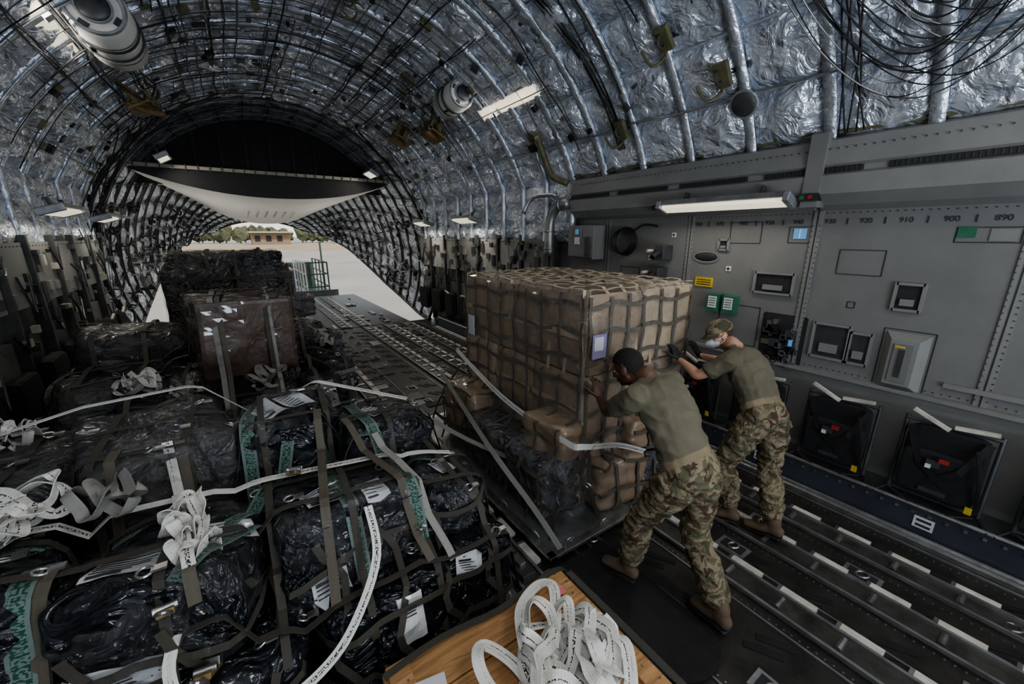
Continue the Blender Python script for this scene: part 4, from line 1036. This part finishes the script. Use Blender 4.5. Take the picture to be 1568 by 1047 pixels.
        vs,fs=ellipsoid(L((0,-.012,.131)),(.007,.007,.004),RH); mb.add(vs,fs,camom)
        mb.build('patrol_cap',E,True)
    for s in'LR':
        wr_=g('wr'+s); hdn=g('handdir'+s).normalized(); pn=g('palm'+s).normalized(); pn=(pn-hdn*pn.dot(hdn)).normalized()
        sx=hdn.cross(pn); ts=1 if s=='L' else -1
        el=g('el'+s); fd=(wr_-el).normalized(); vs=[];fs=[]
        def A(t): 
            o=len(vs); vs.extend(t[0]); fs.extend([[i+o for i in f] for f in t[1]])
        base=wr_
        A(tube([base-fd*.03,base,base+hdn*.045,base+hdn*.088],[(.026,.021),(.027,.019),(.040,.015),(.042,.012)],14,True,3,sx))
        for k,(off,ln) in enumerate(((.030,.070),(.010,.080),(-.010,.074),(-.030,.057))):
            r=.0088 if k<3 else .0078; b0=base+hdn*.082+sx*off*ts; dirf=(hdn+sx*off*ts*2.2).normalized()
            p1=b0+dirf*ln*.45; p2=p1+(dirf+pn*.32).normalized()*ln*.32; p3=p2+(dirf+pn*.75).normalized()*ln*.26
            A(tube([b0-dirf*.02,b0+pn*-.003,p1-pn*.004,p2,p3],[(r,r),(r*1.08,r*1.05),(r,r),(r*.95,r*.92),(r*.8,r*.78)],10,True,3))
        tb=base+hdn*.022+sx*.026*ts; d1=(hdn*.6+sx*ts*.85+pn*.25).normalized(); d2=(hdn*.85+sx*ts*.5+pn*.3).normalized()
        A(tube([tb-d1*.015,tb+d1*.028,tb+d1*.045+d2*.012,tb+d1*.048+d2*.042],[(.016,.014),(.0125,.012),(.0105,.0105),(.009,.008)],10,True,3))
        ob=remesh(vs,fs,'hand_'+s,.0034,2); finish(ob,[glove or skin],[0]*len(ob.data.polygons),E)
    return E
def D(**k): return {a:V(b) for a,b in k.items()}
J1=D(pelvis=(1.97,1.09,.92),neck=(1.95,1.42,1.375),head=(1.915,1.54,1.405),face=(0,1,0),
 hipL=(1.87,1.10,.86),hipR=(2.06,1.07,.86),knL=(1.85,1.30,.50),knR=(2.04,1.05,.48),anL=(1.84,1.35,.13),anR=(1.99,.82,.15),toeL=(1.80,1.54,.05),toeR=(2.02,1.01,.05),
 shL=(1.79,1.37,1.29),shR=(2.14,1.38,1.31),elL=(1.84,1.60,1.11),elR=(2.29,1.60,1.15),wrL=(2.00,1.83,1.08),wrR=(2.20,1.83,1.20),
 handdirL=(.25,.55,.8),palmL=(.1,.8,-.5),handdirR=(-.1,.45,.9),palmR=(0,.9,-.4))
person('airman_in_tshirt',J1,skin1,(-.22,.92,-.42),(-.1,.35,1),hair1)
J2=D(pelvis=(3.06,1.19,.93),neck=(3.16,1.53,1.35),head=(3.17,1.66,1.415),face=(0,1,0),
 hipL=(2.97,1.22,.86),hipR=(3.16,1.16,.86),knL=(2.94,1.36,.49),knR=(3.13,1.12,.48),anL=(2.93,1.26,.13),anR=(3.0,.98,.15),toeL=(2.86,1.45,.05),toeR=(2.98,1.18,.05),
 shL=(2.99,1.44,1.28),shR=(3.32,1.50,1.25),elL=(2.90,1.64,1.13),elR=(3.42,1.70,1.12),wrL=(2.96,1.85,1.19),wrR=(3.24,1.84,1.18),
 handdirL=(.1,.6,.7),palmL=(0,.8,-.4),handdirR=(-.1,.6,.8),palmR=(0,.8,-.4))
person('airman_in_cap',J2,skin2,(-.80,.56,-.34),(-.15,.2,1),hair2,True,True,black)

# --------------------------------------------------------------- outside
mb=MB(); mb.add([(-400,17.3,-1.7),(400,17.3,-1.7),(400,900,-1.7),(-400,900,-1.7)],[(0,1,2,3)],concrete); mb.add([(-60,9,-1.7),(60,9,-1.7),(60,17.31,-1.7),(-60,17.31,-1.7)],[(0,1,2,3)],concrete); mb.build('ground_apron')
tan=M('tan_building',(.30,.22,.15),.8,0,.15,.2); tree=M('foliage',(.12,.125,.075),.9,0,.4,1.5); sand=M('sand_verge',(.36,.27,.17),.9,0,.2,.1)
mb=MB(); mb.box((0,150,-1.68),(500,70,.06),sand); mb.build('ground_sand_verge')
mb=MB()
for (x,w,h) in((-60,50,6),(14,14,5.0),(60,26,4),(110,40,6)):
    mb.box((x,205,-1.7+h/2),(w,12,h),tan); mb.box((x,204,-1.7+h),(w+2,15,.6),cream)
    for k in range(int(w/4)): mb.box((x-w/2+2+4*k,198.9,-.2+h*.2),(1.8,.3,2.2),shadow)
mb.build('hangar_buildings')
mb=MB()
for k in range(90):
    x=-140+3.3*k+random.uniform(-2,2); y=random.uniform(232,255); hh=random.uniform(5,10)
    vs,fs=ellipsoid((x,y,-1.7+hh*.6),(random.uniform(2,4),2.5,hh*.5),None,10,7); vs=[v+V((nz(v,.9),nz(v+V((5,0,0)),.9),nz(v+V((0,9,0)),.9)))*1.4 for v in vs]; mb.add(vs,fs,tree); mb.cyl((x,y,-1.7),(x,y,0),.3,khaki,6)
mb.build('tree_line')
E=empty('cargo_loader',(1.8,19.8,-1.7)); mb=MB(); gr=M('loader_green',(.05,.09,.07),.5)
o_=.4
mb.box((1.9,19.6+o_,-.35),(3.0,5.2,.25),gr); 
for y in(17.8,19.5,21.2):
    for x in(.7,3.1): mb.cyl((x-.2,y+o_,-1.25),(x+.2,y+o_,-1.25),.45,black,18)
for y in(17.1,18.0,18.9,19.8,20.7): 
    for x in(3.0,2.2): mb.cyl((x,y+o_,-.3),(x,y+o_,1.15),.03,white if x<3 else gr,6)
for z in(.2,.7,1.15):
    for x in(3.0,2.2): mb.cyl((x,17.1+o_,z),(x,20.7+o_,z),.025,white if x<3 else gr,6)
    mb.cyl((2.2,17.1+o_,z),(3.0,17.1+o_,z),.025,gr,6)
mb.box((2.5,21.4+o_,.3),(1.0,.9,1.3),gr); mb.box((2.5,20.94+o_,.55),(.8,.03,.55),greyd)
for k in range(18): mb.cyl((.5,17.2+.25*k+o_,-.2),(2.4,17.2+.25*k+o_,-.2),.05,steel,8)
mb.cyl((3.3,20+o_,-.3),(3.3,20+o_,1.9),.04,gr,6); mb.box((1.9,17.0+o_,-.1),(2.8,.1,.35),greyd)
mb.box((1.2,19.8,.3),(1.5,1.6,.9),M('loaded_case_blue',(.08,.11,.16),.5)); mb.box((1.2,19.8,.78),(1.56,1.66,.06),cream)
for k in range(4): mb.box((.6+.4*k,18.98,.3),(.04,.03,.9),steel)
mb.build('loader_body',E)

# --------------------------------------------------------------- world, sun, camera
w=bpy.data.worlds.new('World'); scene.world=w; w.use_nodes=True; nt=w.node_tree; bg=nt.nodes['Background']
tc=nt.nodes.new('ShaderNodeTexCoord'); sp=nt.nodes.new('ShaderNodeSeparateXYZ'); lk(nt,tc.outputs['Generated'],sp.inputs[0])
lk(nt,ramp(nt,sp.outputs['Z'],[(0,(.98,.92,.80)),(.25,(.75,.82,.92))]),bg.inputs['Color']); bg.inputs['Strength'].default_value=1.3
sl=bpy.data.lights.new('sun','SUN'); sl.energy=2.4; sl.angle=.05; sl.color=(1,.93,.80); so=bpy.data.objects.new('sun',sl); so.rotation_euler=(radians(40),radians(25),0); so.location=(0,30,20); scene.collection.objects.link(so)
cam=bpy.data.cameras.new('camera'); co=bpy.data.objects.new('camera',cam); scene.collection.objects.link(co)
cam.sensor_width=36; cam.lens=780/2000*36; cam.clip_start=.02; cam.clip_end=2000
yaw=radians(34.26);p=radians(15.0)
co.location=(0,0,H); co.rotation_euler=(pi/2-p,0,-yaw)
scene.camera=co
try: scene.view_settings.look='AgX - Medium High Contrast'
except Exception as e: print(e)
print('FACES',sum(len(o.data.polygons) for o in bpy.data.objects if o.type=='MESH'))
